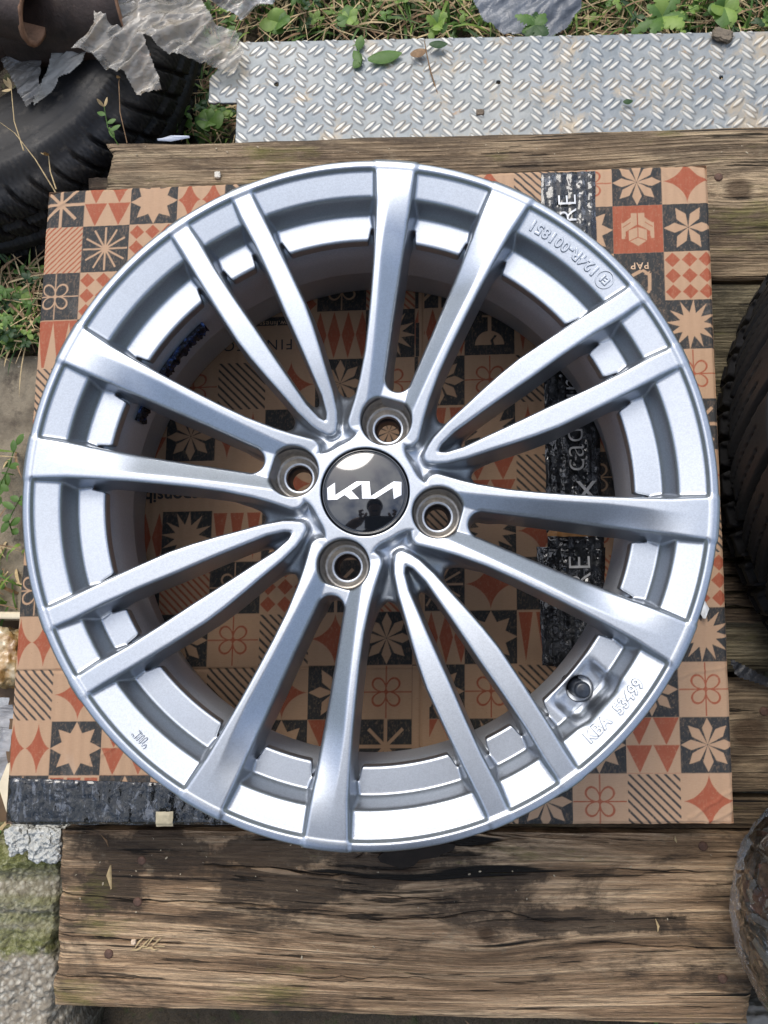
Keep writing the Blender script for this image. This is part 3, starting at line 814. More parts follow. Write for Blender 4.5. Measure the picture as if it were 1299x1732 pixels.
# ------------------------------------------------------------------ pallet boards
def wood_mat(name, dark=(.060, .040, .024), mid=(.205, .140, .080), light=(.33, .245, .150), stain=(.035, .022, .014), moss=0.0, stain_lo=.47, stain_hi=.62, knots=(), seed=0, patches=()):
    M = NM(name); t = M.node('ShaderNodeTexCoord'); v = t.outputs['Object']
    # bend the grain round the knots
    off = M.node('ShaderNodeVectorMath', {0: v, 1: (seed * 3.1, seed * 1.7, 0)}, operation='ADD').outputs[0]
    vec = off
    kd = None
    for (kx, ky, kr) in knots:
        d = M.node('ShaderNodeVectorMath', {0: v, 1: (kx, ky, 0)}, operation='SUBTRACT').outputs[0]
        dd = M.node('ShaderNodeVectorMath', {0: d, 1: (.45, 1.0, 0)}, operation='MULTIPLY').outputs[0]
        L = M.node('ShaderNodeVectorMath', {0: dd}, operation='LENGTH').outputs['Value']
        w = M.math('POWER', 2.718, M.math('MULTIPLY', L, -1.0 / (kr * 1.6)))
        sx_ = M.node('ShaderNodeSeparateXYZ', {0: d})
        push = M.node('ShaderNodeCombineXYZ', {'X': M.math('MULTIPLY', w, kr * 1.5), 'Y': M.math('MULTIPLY', M.math('MULTIPLY', w, sx_.outputs['Y']), -.75), 'Z': M.math('MULTIPLY', w, kr * 1.3)}).outputs[0]
        vec = M.node('ShaderNodeVectorMath', {0: vec, 1: push}, operation='ADD').outputs[0]
        kk = M.ramp(M.math('DIVIDE', M.node('ShaderNodeVectorMath', {0: M.node('ShaderNodeVectorMath', {0: d, 1: (.8, 1.0, 0)}, operation='MULTIPLY').outputs[0]}, operation='LENGTH').outputs['Value'], kr), [(.35, 1), (.62, 0)])
        kd = kk if kd is None else M.math('MAXIMUM', kd, kk)
    g = M.node('ShaderNodeMapping', {'Vector': vec, 'Scale': (4.2, 66, 20)}).outputs[0]
    g1 = M.noise(g, 1, 6, .62, .5)
    g3 = M.noise(M.node('ShaderNodeMapping', {'Vector': vec, 'Scale': (5, 420, 60)}).outputs[0], 1, 3, .55, .3)
    g2 = M.noise(M.node('ShaderNodeMapping', {'Vector': vec, 'Scale': (20, 330, 60)}).outputs[0], 1, 4, .7)
    ring = M.math('SINE', M.math('MULTIPLY', g1, 44))
    c = M.ramp(g1, [(.33, dark), (.47, mid), (.62, light)])
    c = M.mix(M.ramp(ring, [(.2, 0), (.9, .45)]), c, tuple(x * .38 for x in mid))
    c = M.mix(M.math('MULTIPLY', M.ramp(g2, [(.45, 0), (.62, 1)]), .45), c, dark)
    c = M.mix(M.ramp(g3, [(.40, .55), (.52, 0)]), c, tuple(x * .35 for x in mid)); c = M.mix(M.ramp(g3, [(.58, 0), (.72, .5)]), c, tuple(min(1, x * 1.35) for x in light))
    blot = M.noise(v, 3.2 , 6, .62, .6); b2 = M.noise(M.node('ShaderNodeMapping', {'Vector': off, 'Scale': (5, 17, 1)}).outputs[0], 1, 7, .68, .8)
    st = M.ramp(b2, [(stain_lo, 0), (stain_hi, 1)])
    st = M.math('MULTIPLY', st, M.ramp(M.math('ADD', g2, M.noise(v, 140, 4, .6)), [(.75, .55), (1.1, 1.0)]))
    c = M.mix(M.math('MULTIPLY', st, .88), c, stain)
    if patches:
        wob = M.noise(v, 18, 6, .65); acc = None
        for (kx, ky, ra, rb_) in patches:
            d = M.node('ShaderNodeVectorMath', {0: M.node('ShaderNodeVectorMath', {0: v, 1: (kx, ky, 0)}, operation='SUBTRACT').outputs[0], 1: (1 / ra, 1 / rb_, 0)}, operation='MULTIPLY').outputs[0]
            L = M.node('ShaderNodeVectorMath', {0: d}, operation='LENGTH').outputs['Value']
            m_ = M.ramp(M.math('ADD', L, M.math('MULTIPLY', M.math('SUBTRACT', wob, .5), 2.6)), [(.80, 1), (1.05, 0)])
            acc = m_ if acc is None else M.math('MAXIMUM', acc, m_)
        c = M.mix(M.math('MULTIPLY', acc, .85), c, stain)
    dust = M.ramp(M.noise(v, 30, 7, .75), [(.58, 0), (.72, .40)]); c = M.mix(dust, c, (.30, .25, .17))
    if moss:
        mo = M.ramp(M.noise(M.node('ShaderNodeMapping', {'Vector': off, 'Scale': (6, 20, 1)}).outputs[0], 1, 6, .7), [(.60 - moss * .14, 0), (.72 - moss * .10, 1)])
        c = M.mix(M.math('MULTIPLY', mo, .65), c, (.13, .13, .025))
    if kd is not None: c = M.mix(M.math('MULTIPLY', kd, .8), c, (.05, .028, .014))
    crack = M.math('MAXIMUM', M.ramp(M.noise(M.node('ShaderNodeMapping', {'Vector': vec, 'Scale': (1.3, 75, 20)}).outputs[0], 1, 3, .5), [(.300, 1), (.318, 0)]), M.ramp(M.noise(M.node('ShaderNodeMapping', {'Vector': vec, 'Scale': (9, 190, 20)}).outputs[0], 1, 4, .6), [(.335, .8), (.375, 0)]))
    c = M.mix(crack, c, (.008, .006, .004))
    spk = M.ramp(M.noise(v, 330, 2, .5), [(.74, 0), (.78, 1)]); c = M.mix(M.math('MULTIPLY', spk, .5), c, (.42, .37, .28))
    ca = M.node('ShaderNodeAttribute', attribute_name='crack').outputs['Fac']; c = M.mix(M.ramp(ca, [(.15, 0), (.7, .95)]), c, (.010, .007, .004))  # modelled cracks painted near-black, the shade of their depth put into the colour
    h = M.math('SUBTRACT', M.math('ADD', M.math('ADD', M.math('MULTIPLY', g1, 1.2), M.math('MULTIPLY', g3, 1.2)), M.math('MULTIPLY', g2, .9)), M.math('MULTIPLY', crack, 2.0))
    h = M.math('ADD', h, M.math('MULTIPLY', M.noise(v, 260, 4, .6), .35))
    M.set(Base_Color=c, Roughness=.78, Normal=M.bump(h, 1.0, .0042)); M.b.inputs['Specular IOR Level'].default_value = .3
    return M.m

def plank(name, pix, z, thick, mat, label, cat='board', group='wooden pallet boards', seed=0, nl=150, nw=34, ragl=.006, ragr=.006, warp=.0022, parent=None, cracks=()):
    """four photo pixels (far-left, far-right, near-right, near-left) on the top face"""
    P = [at(x, y, z) for x, y in pix]
    c = sum((Vector((p.x, p.y, 0)) for p in P), Vector()) / 4
    e = (P[1] - P[0]) + (P[2] - P[3]); ang = math.atan2(e.y, e.x); ca, sa = math.cos(ang), math.sin(ang)
    L = [((p.x - c.x) * ca + (p.y - c.y) * sa, -(p.x - c.x) * sa + (p.y - c.y) * ca) for p in P]
    s, t = np.meshgrid(np.linspace(0, 1, nl), np.linspace(0, 1, nw), indexing='ij')
    X = (L[3][0] * (1 - s) + L[2][0] * s) * (1 - t) + (L[0][0] * (1 - s) + L[1][0] * s) * t
    Y = (L[3][1] * (1 - s) + L[2][1] * s) * (1 - t) + (L[0][1] * (1 - s) + L[1][1] * s) * t
    rl = (fbm(t * 9 + seed, t * 0 + 3, 4, seed) - .5) * 2 * ragl; rr_ = (fbm(t * 9 + seed, t * 0 + 7, 4, seed + 1) - .5) * 2 * ragr
    X = X + rl * (1 - sstep(0, .04, s)) + rr_ * sstep(.96, 1, s)
    Y = Y + (t - .5) * 2 * (fbm(s * 8 + seed, s * 0, 4, seed + 5) - .5) * .004
    # rounded plan corners
    d = np.minimum(s, 1 - s) * (L[1][0] - L[0][0]); w = np.minimum(t, 1 - t) * (L[0][1] - L[3][1])
    Z = (fbm(X * 4 + seed, Y * 30, 4, seed + 9) - .5) * warp * 1.6 + (fbm(X * 14 + seed, Y * 170, 3, seed + 11) - .5) * .0011
    Z -= .0022 * (1 - sstep(0, .005, np.minimum(d, w))) 
    CR = np.zeros_like(X)
    for cl, wd, dp in cracks:
        Q = [at(x_, y_, z) for x_, y_ in cl]; Q = [((q_.x - c.x) * ca + (q_.y - c.y) * sa, -(q_.x - c.x) * sa + (q_.y - c.y) * ca) for q_ in Q]
        qx = np.array([q_[0] for q_ in Q]); qy = np.array([q_[1] for q_ in Q]); yc = np.interp(X, qx, qy) + (fbm(X * 60 + seed, X * 0 + 2, 3, 5) - .5) * .004
        inx = sstep(qx.min() - .004, qx.min() + .006, X) * (1 - sstep(qx.max() - .03, qx.max(), X))
        k_ = np.clip(1 - np.abs(Y - yc) / (wd * (.35 + .65 * inx)), 0, 1) * (inx > .02) * np.clip(inx * 2, 0, 1)
        CR = np.maximum(CR, k_); Z -= dp * k_
    top = np.stack([X, Y, Z], -1)
    bot = top.copy(); bot[:, :, 2] = -thick
    nv = nl * nw; f = [grid_faces(nl, nw)]
    f.append(grid_faces(nl, nw)[:, ::-1] + nv)
    per = [(i, 0) for i in range(nl)] + [(nl - 1, j) for j in range(1, nw)] + [(i, nw - 1) for i in range(nl - 2, -1, -1)] + [(0, j) for j in range(nw - 2, 0, -1)]
    ids = np.array([i * nw + j for i, j in per]); nx_ = np.roll(ids, -1)
    f.append(np.stack([nx_, ids, ids + nv, nx_ + nv], 1))
    me = np_mesh(name, np.concatenate([top.reshape(-1, 3), bot.reshape(-1, 3)]), np.concatenate(f), False)
    sm = np.zeros(len(me.polygons), bool); sm[: (nl - 1) * (nw - 1)] = True; me.polygons.foreach_set('use_smooth', sm)
    cr_ = me.attributes.new('crack', 'FLOAT', 'POINT'); cr_.data.foreach_set('value', np.r_[CR.ravel(), CR.ravel() * 0].astype(np.float32))
    o = link(name, me, mat, parent); o.location = (c.x, c.y, z); o.rotation_euler = (0, 0, ang)
    tag(o, label, cat, group)
    return o, (lambda px, py, dz=0: ((lambda q: ((q.x - c.x) * ca + (q.y - c.y) * sa, -(q.x - c.x) * sa + (q.y - c.y) * ca))(at(px, py, z))))
BZ = -BOX_H - .002
# local knot positions are found from the photo through a throw-away frame
def kloc(pix, z, pts):
    P = [at(x, y, z) for x, y in pix]; c = sum((Vector((p.x, p.y, 0)) for p in P), Vector()) / 4
    e = (P[1] - P[0]) + (P[2] - P[3]); a = math.atan2(e.y, e.x); ca, sa = math.cos(a), math.sin(a)
    out = []
    for x, y, r in pts:
        q = at(x, y, z); out.append(((q.x - c.x) * ca + (q.y - c.y) * sa, -(q.x - c.x) * sa + (q.y - c.y) * ca, r))
    return out
PX_A = [(186, 243), (1420, 212), (1420, 470), (172, 478)]
PX_B = [(240, 484), (1420, 478), (1420, 1136), (240, 1140)]
PX_C = [(150, 1146), (1420, 1150), (1420, 1340), (150, 1336)]
PX_D = [(150, 1344), (1420, 1350), (1420, 1402), (150, 1398)]
PX_E = [(106, 1404), (1292, 1412), (1262, 1736), (92, 1702)]
nail_mat = flat_mat('rusty_nail', (.10, .055, .038), .75, .3, .4, 400, .5, .0005)
def nails(o, fn, pts, r=.0042):
    for px, py in pts:
        x, y = fn(px, py)
        nn = lathe('nail_head', [(.00005, .0012), (r * .7, .0011), (r, .0004), (r, -.002)], nail_mat, o, 14); nn.location = (x, y, .0003)
o, fn = plank('pallet_board', PX_A, BZ, .022, wood_mat('board_wood_far', dark=(.07, .05, .030), mid=(.27, .19, .115), light=(.44, .335, .21), moss=.35, stain=(.075, .052, .034), stain_lo=.46, stain_hi=.60, knots=kloc(PX_A, BZ, [(1250, 320, .022)]), seed=1), 'weathered grey-brown board along the far side of the box, against the tread plate', seed=1, ragl=.010)
nails(o, fn, [(1215, 300)])
o, fn = plank('pallet_board', PX_B, BZ - .004, .022, wood_mat('board_wood_mossy', dark=(.07, .06, .034), mid=(.20, .165, .10), light=(.31, .26, .165), moss=.6, stain=(.03, .025, .015), seed=2), 'dull greenish board beside the right edge of the box, under the worn tyre', seed=2)
o, fn = plank('pallet_board', PX_C, BZ, .024, wood_mat('board_wood_knotty', dark=(.065, .045, .028), mid=(.23, .165, .10), light=(.36, .275, .175), knots=kloc(PX_C, BZ, [(1268, 1240, .030)]), seed=3), 'knotty grey board between the tyre and the bag of chips, right of the box', seed=3)
nails(o, fn, [(1292, 1203)])
o, fn = plank('pallet_board', PX_D, BZ - .010, .018, wood_mat('board_wood_slat', dark=(.05, .036, .022), mid=(.13, .09, .052), light=(.21, .15, .09), moss=.3, seed=4), 'thin dark slat just above the bag of chips at the box corner', seed=4)
o, fn = plank('pallet_board', PX_E, BZ + .001, .030, wood_mat('board_wood_near', dark=(.085, .052, .030), mid=(.38, .245, .140), light=(.60, .43, .265), stain=(.048, .033, .022), moss=.15, stain_lo=.50, stain_hi=.60, knots=kloc(PX_E, BZ, [(690, 1440, .034), (822, 1580, .012)]), seed=5, patches=[(a_, b_, r1_, r2_) for (a_, b_, _), (r1_, r2_) in zip(kloc(PX_E, BZ, [(270, 1445, 0), (190, 1500, 0), (500, 1500, 0), (620, 1470, 0), (470, 1440, 0), (1000, 1560, 0), (830, 1480, 0)]), [(.075, .022), (.035, .03), (.07, .022), (.05, .018), (.06, .018), (.09, .012), (.05, .008)])]), 'broad stained board in front of the box, with nail heads at its left end', seed=5, nl=420, nw=300, ragl=.004, ragr=.006,
    cracks=[([(96, 1511), (233, 1523), (350, 1528), (480, 1534)], .0011, .004), ([(95, 1556), (140, 1557), (158, 1558)], .0010, .003), ([(100, 1582), (180, 1586), (260, 1593), (330, 1598)], .0009, .0025),
            ([(90, 1651), (170, 1653), (250, 1655)], .0010, .003), ([(345, 1463), (450, 1470), (585, 1481), (604, 1470)], .0013, .004), ([(625, 1556), (700, 1555), (760, 1549), (815, 1539), (860, 1543), (905, 1556), (960, 1562)], .0009, .0025),
            ([(640, 1514), (700, 1521), (790, 1518)], .0008, .002), ([(600, 1450), (640, 1424), (680, 1418)], .0010, .003), ([(1000, 1594), (1100, 1600), (1235, 1606)], .0008, .002), ([(1040, 1470), (1150, 1474), (1230, 1478)], .0009, .003), ([(300, 1640), (520, 1652), (760, 1656)], .0007, .0015)])
nails(o, fn, [(240, 1455), (233, 1525), (184, 1613), (1189, 1431), (1222, 1655)])
# near-black plate painting the shade of a splinter hole below the rim
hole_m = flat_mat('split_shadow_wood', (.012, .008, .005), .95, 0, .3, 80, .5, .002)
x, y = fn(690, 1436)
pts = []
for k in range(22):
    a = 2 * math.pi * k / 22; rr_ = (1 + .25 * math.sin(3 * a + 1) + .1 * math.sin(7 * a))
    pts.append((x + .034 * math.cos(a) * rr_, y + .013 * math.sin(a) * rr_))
knot = poly_plate('knot_hole_shade', [pts], .0002, .0022, hole_m, o)
# stack of short thin slats by the tyre
slat_m = wood_mat('slat_wood', dark=(.04, .028, .018), mid=(.13, .09, .055), light=(.22, .16, .10), seed=7)
for k in range(7):
    y0 = 868 + k * 27
    plank('slat', [(1216, y0), (1420, y0 + 4), (1420, y0 + 25), (1216 + (k % 3) * 4, y0 + 22)], BZ + .006 + .002 * (k % 2), .010, slat_m,
          ['thin brown slat at the top of the slat stack beside the tyre', 'second slat from the top beside the tyre', 'third slat from the top, right of the box', 'middle slat of the stack under the tyre edge',
           'third slat from the bottom under the tyre edge', 'second slat from the bottom beside the box', 'lowest thin slat, above the grey board end'][k], 'slat', 'short slats under the tyre', seed=20 + k, nl=50, nw=8, warp=.001)
# spine boards below, across the pallet (seen in the gaps)
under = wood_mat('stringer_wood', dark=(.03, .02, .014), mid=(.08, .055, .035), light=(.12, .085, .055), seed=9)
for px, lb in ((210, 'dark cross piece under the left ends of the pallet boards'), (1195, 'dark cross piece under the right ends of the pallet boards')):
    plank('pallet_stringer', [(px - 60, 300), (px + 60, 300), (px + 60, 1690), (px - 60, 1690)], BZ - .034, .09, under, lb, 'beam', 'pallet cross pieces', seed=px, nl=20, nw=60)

# debris, bark strips and husks on the near board
def strip_mesh(name, pts, w, mat, z, parent=None, lift=.001):
    bm = bmesh.new(); prev = None
    P = [at(x, y, z) for x, y in pts]
    for i, p in enumerate(P):
        d = (P[min(i + 1, len(P) - 1)] - P[max(i - 1, 0)]); d.z = 0; d.normalize(); n = Vector((-d.y, d.x, 0))
        ww = w * (1 - abs(2 * i / (len(P) - 1) - 1) ** 3 * .8)
        a = bm.verts.new(p + n * ww + Vector((0, 0, lift))); m = bm.verts.new(p + Vector((0, 0, lift + w * .7))); b = bm.verts.new(p - n * ww + Vector((0, 0, lift)))
        if prev: bm.faces.new((prev[0], a, m, prev[1])); bm.faces.new((prev[1], m, b, prev[2]))
        prev = (a, m, b)
    bmesh.ops.recalc_face_normals(bm, faces=bm.faces)
    me = bpy.data.meshes.new(name); bm.to_mesh(me); bm.free(); return link(name, me, mat, parent, True)
STRAW = flat_mat('dry_straw', (.42, .31, .16), .7, 0, .3, 200, .2); STRAWD = flat_mat('brown_straw', (.20, .12, .06), .8, 0, .35, 200, .2)
husk = empty('grass_seed_head', at(246, 1604, BZ + .002))
tag(husk, 'pale dry grass seed head lying on the near board by a rusty nail', 'seed head')
hb_ = at(246, 1604, BZ + .002)
for k in range(9):
    s_ = strip_mesh('awn', [(222 + k * 5, 1606 - k * .8), (232 + k * 5, 1600 - (k % 3) * 3 - (6 if k % 2 else -6) ), (240 + k * 5, 1596 - (k % 3) * 2 - (10 if k % 2 else -8))], .0008, STRAW, BZ + .002)
    s_.parent = husk; s_.matrix_parent_inverse = Matrix.Translation(-hb_)
tag(strip_mesh('straw', [(188, 1462), (185, 1480), (189, 1503)], .0026, STRAW, BZ + .001), 'short tan bark sliver near the left end of the near board', 'sliver')
tag(strip_mesh('straw', [(172, 1412), (181, 1422), (184, 1432)], .0010, STRAWD, BZ + .001), 'curled brown straw at the box edge on the near board', 'straw')
tag(strip_mesh('wood_splinter', [(425, 1468), (455, 1471), (485, 1475), (512, 1479)], .0022, flat_mat('splinter_wood', (.22, .15, .09), .8, 0, .3, 90, .5), BZ + .001), 'long pale splinter along a crack in the near board', 'splinter')
tag(strip_mesh('straw', [(1108, 1553), (1113, 1566), (1112, 1575)], .0012, STRAW, BZ + .001), 'short pale straw on the right half of the near board', 'straw')
tag(strip_mesh('straw', [(1141, 1413), (1142, 1420), (1144, 1425)], .0011, STRAW, BZ + .001), 'tiny straw under the lower right box corner', 'straw')

# ------------------------------------------------------------------ tread plate
PLZ = BZ - .004
M = NM('galvanised_tread'); v = M.coord()
gal = M.voronoi(v, 120, 'Color'); gs = M.node('ShaderNodeSeparateColor', {'Color': gal}).outputs[0]
c = M.mix(gs, (.165, .185, .195), (.205, .222, .232))
c = M.mix(M.math('MULTIPLY', M.ramp(M.noise(v, 6, 6, .65), [(.42, 0), (.65, 1)]), .55), c, (.30, .295, .26))
mud = M.ramp(M.noise(v, 16, 7, .7, .4), [(.54, 0), (.64, 1)]); c = M.mix(M.math('MULTIPLY', mud, .7), c, (.34, .27, .18))
rst = M.ramp(M.noise(v, 55, 4, .6), [(.66, 0), (.73, 1)]); c = M.mix(M.math('MULTIPLY', rst, .6), c, (.28, .16, .07))
# wear dust round the raised bars: attribute 'rise'
at2 = M.node('ShaderNodeAttribute', attribute_name='rise')
halo = M.ramp(at2.outputs['Fac'], [(.05, 0), (.25, 1), (.6, .1)])
c = M.mix(M.math('MULTIPLY', M.math('MULTIPLY', halo, M.ramp(M.noise(v, 30, 4, .6), [(.42, .1), (.60, 1)])), .55), c, (.30, .22, .13))
c = M.mix(M.ramp(at2.outputs['Fac'], [(.65, 0), (1, .7)]), c, (.60, .57, .50))
M.set(Base_Color=c, Metallic=.55, Roughness=M.math('MULTIPLY_ADD', M.noise(v, 40, 4, .6), .25, .46), Normal=M.bump(M.noise(v, 300, 3, .6), .3, .0006))
TREAD = M.m
p0, p1 = at(398, 236, PLZ), at(1299, 222, PLZ)
ang = math.atan2(p1.y - p0.y, p1.x - p0.x); ca, sa = math.cos(ang), math.sin(ang)
q = at(408, 72, PLZ); hgt = -(q.x - p0.x) * sa + (q.y - p0.y) * ca
WL = .66; hs_ = .00075
xs = np.arange(-.030, WL, hs_); ys = np.arange(-.012, hgt, hs_)
X, Y = np.meshgrid(xs, ys, indexing='ij')
RISE = np.zeros_like(X)
px_, py_ = .0305, .0218        # bar pattern pitch
kk = 0
for i in range(-2, int(WL / px_) + 2):
    for j in range(-1, int(hgt / (py_ / 2)) + 3):
        cx_ = i * px_ + (px_ / 2 if j % 2 else 0) + .006; cy_ = j * py_ / 2
        if cx_ < -.04 or cx_ > WL + .02: continue
        s_ = 1 if j % 2 else -1; a_ = math.radians(42) * s_
        i0, i1 = np.searchsorted(xs, [cx_ - .016, cx_ + .016]); j0, j1 = np.searchsorted(ys, [cy_ - .016, cy_ + .016])
        if i1 <= i0 or j1 <= j0: continue
        dx = X[i0:i1, j0:j1] - cx_; dy = Y[i0:i1, j0:j1] - cy_
        U = dx * math.cos(a_) + dy * math.sin(a_); V_ = -dx * math.sin(a_) + dy * math.cos(a_)
        for off in (-.0031, .0031):
            t_ = 1 - (np.abs(U + off * .5) / .0092) ** 2; w_ = np.clip(t_, 0, 1) * .0029
            hgt_ = np.clip(1.25 * (1 - (np.abs(V_ - off) / np.maximum(w_, 1e-5)) ** 2), 0, 1) * np.clip(t_ * 2, 0, 1)
            hgt_ = np.where(w_ > 1e-4, hgt_, 0)
            RISE[i0:i1, j0:j1] = np.maximum(RISE[i0:i1, j0:j1], hgt_)
# blur once for soft shoulders and for the dirt halo
def blur(a, n):
    for _ in range(n):
        b = a.copy(); b[1:-1, 1:-1] = (a[1:-1, 1:-1] * 4 + a[:-2, 1:-1] * 2 + a[2:, 1:-1] * 2 + a[1:-1, :-2] * 2 + a[1:-1, 2:] * 2) / 12; a = b
    return a
R1 = blur(RISE, 1); HALO = blur(RISE, 6)
keep_v = ~((X < .0) & (Y < .041)) & ~((X + .030 < (Y - .070) * .8) & (X < 0))
keep_v &= ~((np.abs(X - .050) < .0) )
for hx, hy in ((468, 143), (843, 140), (1220, 131)):
    q = at(hx, hy, PLZ); lx, ly = (q.x - p0.x) * ca + (q.y - p0.y) * sa, -(q.x - p0.x) * sa + (q.y - p0.y) * ca
    keep_v &= np.hypot(X - lx, Y - ly) > .0020
Zp = R1 * .0010 + (fbm(X * 5, Y * 5, 3, 31) - .5) * .003 - .0045 * (1 - sstep(0, .005, hgt - Y)) * 0
fc = grid_faces(len(xs), len(ys)); kv = keep_v.ravel(); fc = fc[kv[fc].all(1)]
top = np.stack([X, Y, Zp], -1).reshape(-1, 3)
used, inv = np.unique(fc, return_inverse=True); inv = inv.reshape(-1, 4)
me = np_mesh('tread_plate', top[used], inv, True)
ra = me.attributes.new('rise', 'FLOAT', 'POINT'); ra.data.foreach_set('value', (R1 * .55 + HALO * .45).ravel()[used].astype(np.float32))
plate = link('tread_plate', me, TREAD); plate.location = (p0.x, p0.y, PLZ); plate.rotation_euler = (0, 0, ang)
sol = plate.modifiers.new('thick', 'SOLIDIFY'); sol.thickness = .003; sol.offset = -1
tag(plate, 'galvanised checker plate with raised bars, lying along the far edge of the pallet', 'metal plate')

# ------------------------------------------------------------------ tyres
def rubber(name, dusty=.25, base=.018, rough=.45):
    M = NM(name); v = M.coord()
    d = M.ramp(M.noise(v, 9, 7, .7), [(.42, 0), (.70, 1)]); d2 = M.ramp(M.noise(v, 90, 4, .65), [(.55, 0), (.72, 1)])
    c = M.mix(M.math('MULTIPLY', d, dusty), (base, base, base * 1.08), (.10, .085, .065))
    c = M.mix(M.math('MULTIPLY', d2, dusty * .9), c, (.20, .17, .13))
    M.set(Base_Color=c, Roughness=M.math('MULTIPLY_ADD', d, .3, rough), Normal=M.bump(M.noise(v, 240, 4, .6), .45, .0008)); M.b.inputs['Specular IOR Level'].default_value = .28; return M.m
def tyre(name, center, zb, R, width, rin, kind, label, mat):
    nth, ns = 1400, 150
    # section: from the top bead outwards, down the tread, back to the lower bead
    hw = width / 2; sh = .030
    pts = [(rin, hw * .72), (rin + .010, hw * .80), (rin + (R - rin) * .25, hw * .93), (rin + (R - rin) * .5, hw * 1.0), (rin + (R - rin) * .72, hw * .97), (R - .026, hw * .86), (R - .010, hw * .78), (R - .003, hw * .66), (R, hw * .40), (R + .001, 0)]
    pts = pts + [(r, -z) for r, z in pts[-2::-1]]
    P = np.array(pts); dl = np.r_[0, np.cumsum(np.hypot(*np.diff(P, axis=0).T))]
    # smooth resample
    s = np.linspace(0, dl[-1], ns); r = np.interp(s, dl, P[:, 0]); z = np.interp(s, dl, P[:, 1])
    k = np.hanning(11); k /= k.sum(); r = np.convolve(np.pad(r, 5, mode='edge'), k, 'valid'); z = np.convolve(np.pad(z, 5, mode='edge'), k, 'valid')
    th = np.linspace(0, 2 * np.pi, nth, endpoint=False)
    T, S = np.meshgrid(th, s, indexing='ij'); Rr = np.tile(r, (nth, 1)); Zz = np.tile(z, (nth, 1))
    ntz = Zz / hw                                         # -1..1 across the tread
    dr = np.gradient(r, s); dz = np.gradient(z, s); nr = np.tile(-dz, (nth, 1)); nz_ = np.tile(dr, (nth, 1))
    tread = sstep(R - .024, R - .012, Rr)
    def groove(d, w): return 1 - sstep(w * .55, w, np.abs(d))
    if kind == 'blocks':
        n = 72
        cyc = T / (2 * np.pi) * n
        zz_ = .025 * np.sign((cyc % 1) - .5)
        g = np.maximum.reduce([groove(ntz + .58 + zz_, .060), groove(ntz + .30 - zz_, .070), groove(ntz - .55, .07)])
        ph = cyc * .5 + 1.5 * (ntz + .3) ** 1.5 if False else cyc * .5 + 1.3 * np.clip(ntz + .28, 0, 2) ** .8
        lat = groove(((ph + .5) % 1) - .5, .095) * (ntz > -.26) * (ntz < .52)
        lat2 = groove(((cyc + .25 + .5) % 1) - .5, .12) * ((ntz < -.60) + ((ntz > -.56) & (ntz < -.33)) * .7 + (ntz > .58) * 1.0)
        sipe = groove(((ph * 3 + .5) % 1) - .5, .085) * (ntz > -.22) * (ntz < .30) * .40
        dep = np.maximum.reduce([g, lat, lat2, sipe]) * .0100 * tread
    else:
        n = 62; cyc = T / (2 * np.pi) * n
        g = np.maximum.reduce([groove(ntz - .14, .05), groove(ntz + .14, .05), groove(np.abs(ntz) - .45, .045)])
        ph = cyc + 1.9 * np.abs(ntz)
        lat = groove(((ph + .5) % 1) - .5, .12) * (np.abs(ntz) > .14)
        sp_ = groove(((ph * 5 + .3 * np.sin(ntz * 60) + .5) % 1) - .5, .12) * .22 * (np.abs(ntz) > .05)
        dep = np.maximum.reduce([g, lat, sp_]) * .0078 * tread
    side = (1 - tread) * (Rr < R - .02)
    q = (Rr - rin) / (R - rin)
    rings = .0009 * (groove(q - .62, .012) + groove(q - .66, .010) + groove(q - .22, .012)) + .0012 * groove(q - .86, .03)
    rib = .0006 * (np.sin(T * 240) > 0) * (q > .68) * (q < .80)
    dep = dep + side * (rings - rib)
    Rr2 = Rr - nr * dep; Zz2 = Zz - nz_ * dep
    X = Rr2 * np.cos(T); Y = Rr2 * np.sin(T)
    v = np.stack([X, Y, Zz2 + hw + 0], -1).reshape(-1, 3)
    i, j = np.meshgrid(np.arange(nth), np.arange(ns - 1), indexing='ij'); i2 = (i + 1) % nth
    f = np.stack([i * ns + j, i * ns + j + 1, i2 * ns + j + 1, i2 * ns + j], -1).reshape(-1, 4)
    me = np_mesh(name, v, f, True); me.shade_auto_smooth if False else None
    o = link(name, me, mat); o.location = (center[0], center[1], zb); tag(o, label, 'tyre'); return o
c1 = at(-58, 62, -.17)
tyre('tyre', (c1.x - .006, c1.y + .006), -.262, .278, .185, .150, 'winter', 'dusty black tyre lying flat among weeds beyond the far left corner of the box', rubber('dusty_rubber', .22, .012, .40)).rotation_euler = (math.radians(2), math.radians(3), .4)
e2 = at(1225, 762, -.045)
tr_ = tyre('tyre', (e2.x + .305, e2.y), BZ + .012, .308, .205, .185, 'blocks', 'black tyre with chunky worn tread lying on the boards at the right edge', rubber('worn_rubber', .02, .012, .40))
_t = math.radians(24); tr_.rotation_euler = (0, 0, .05); tr_.location = (.605, .051, -.0925)

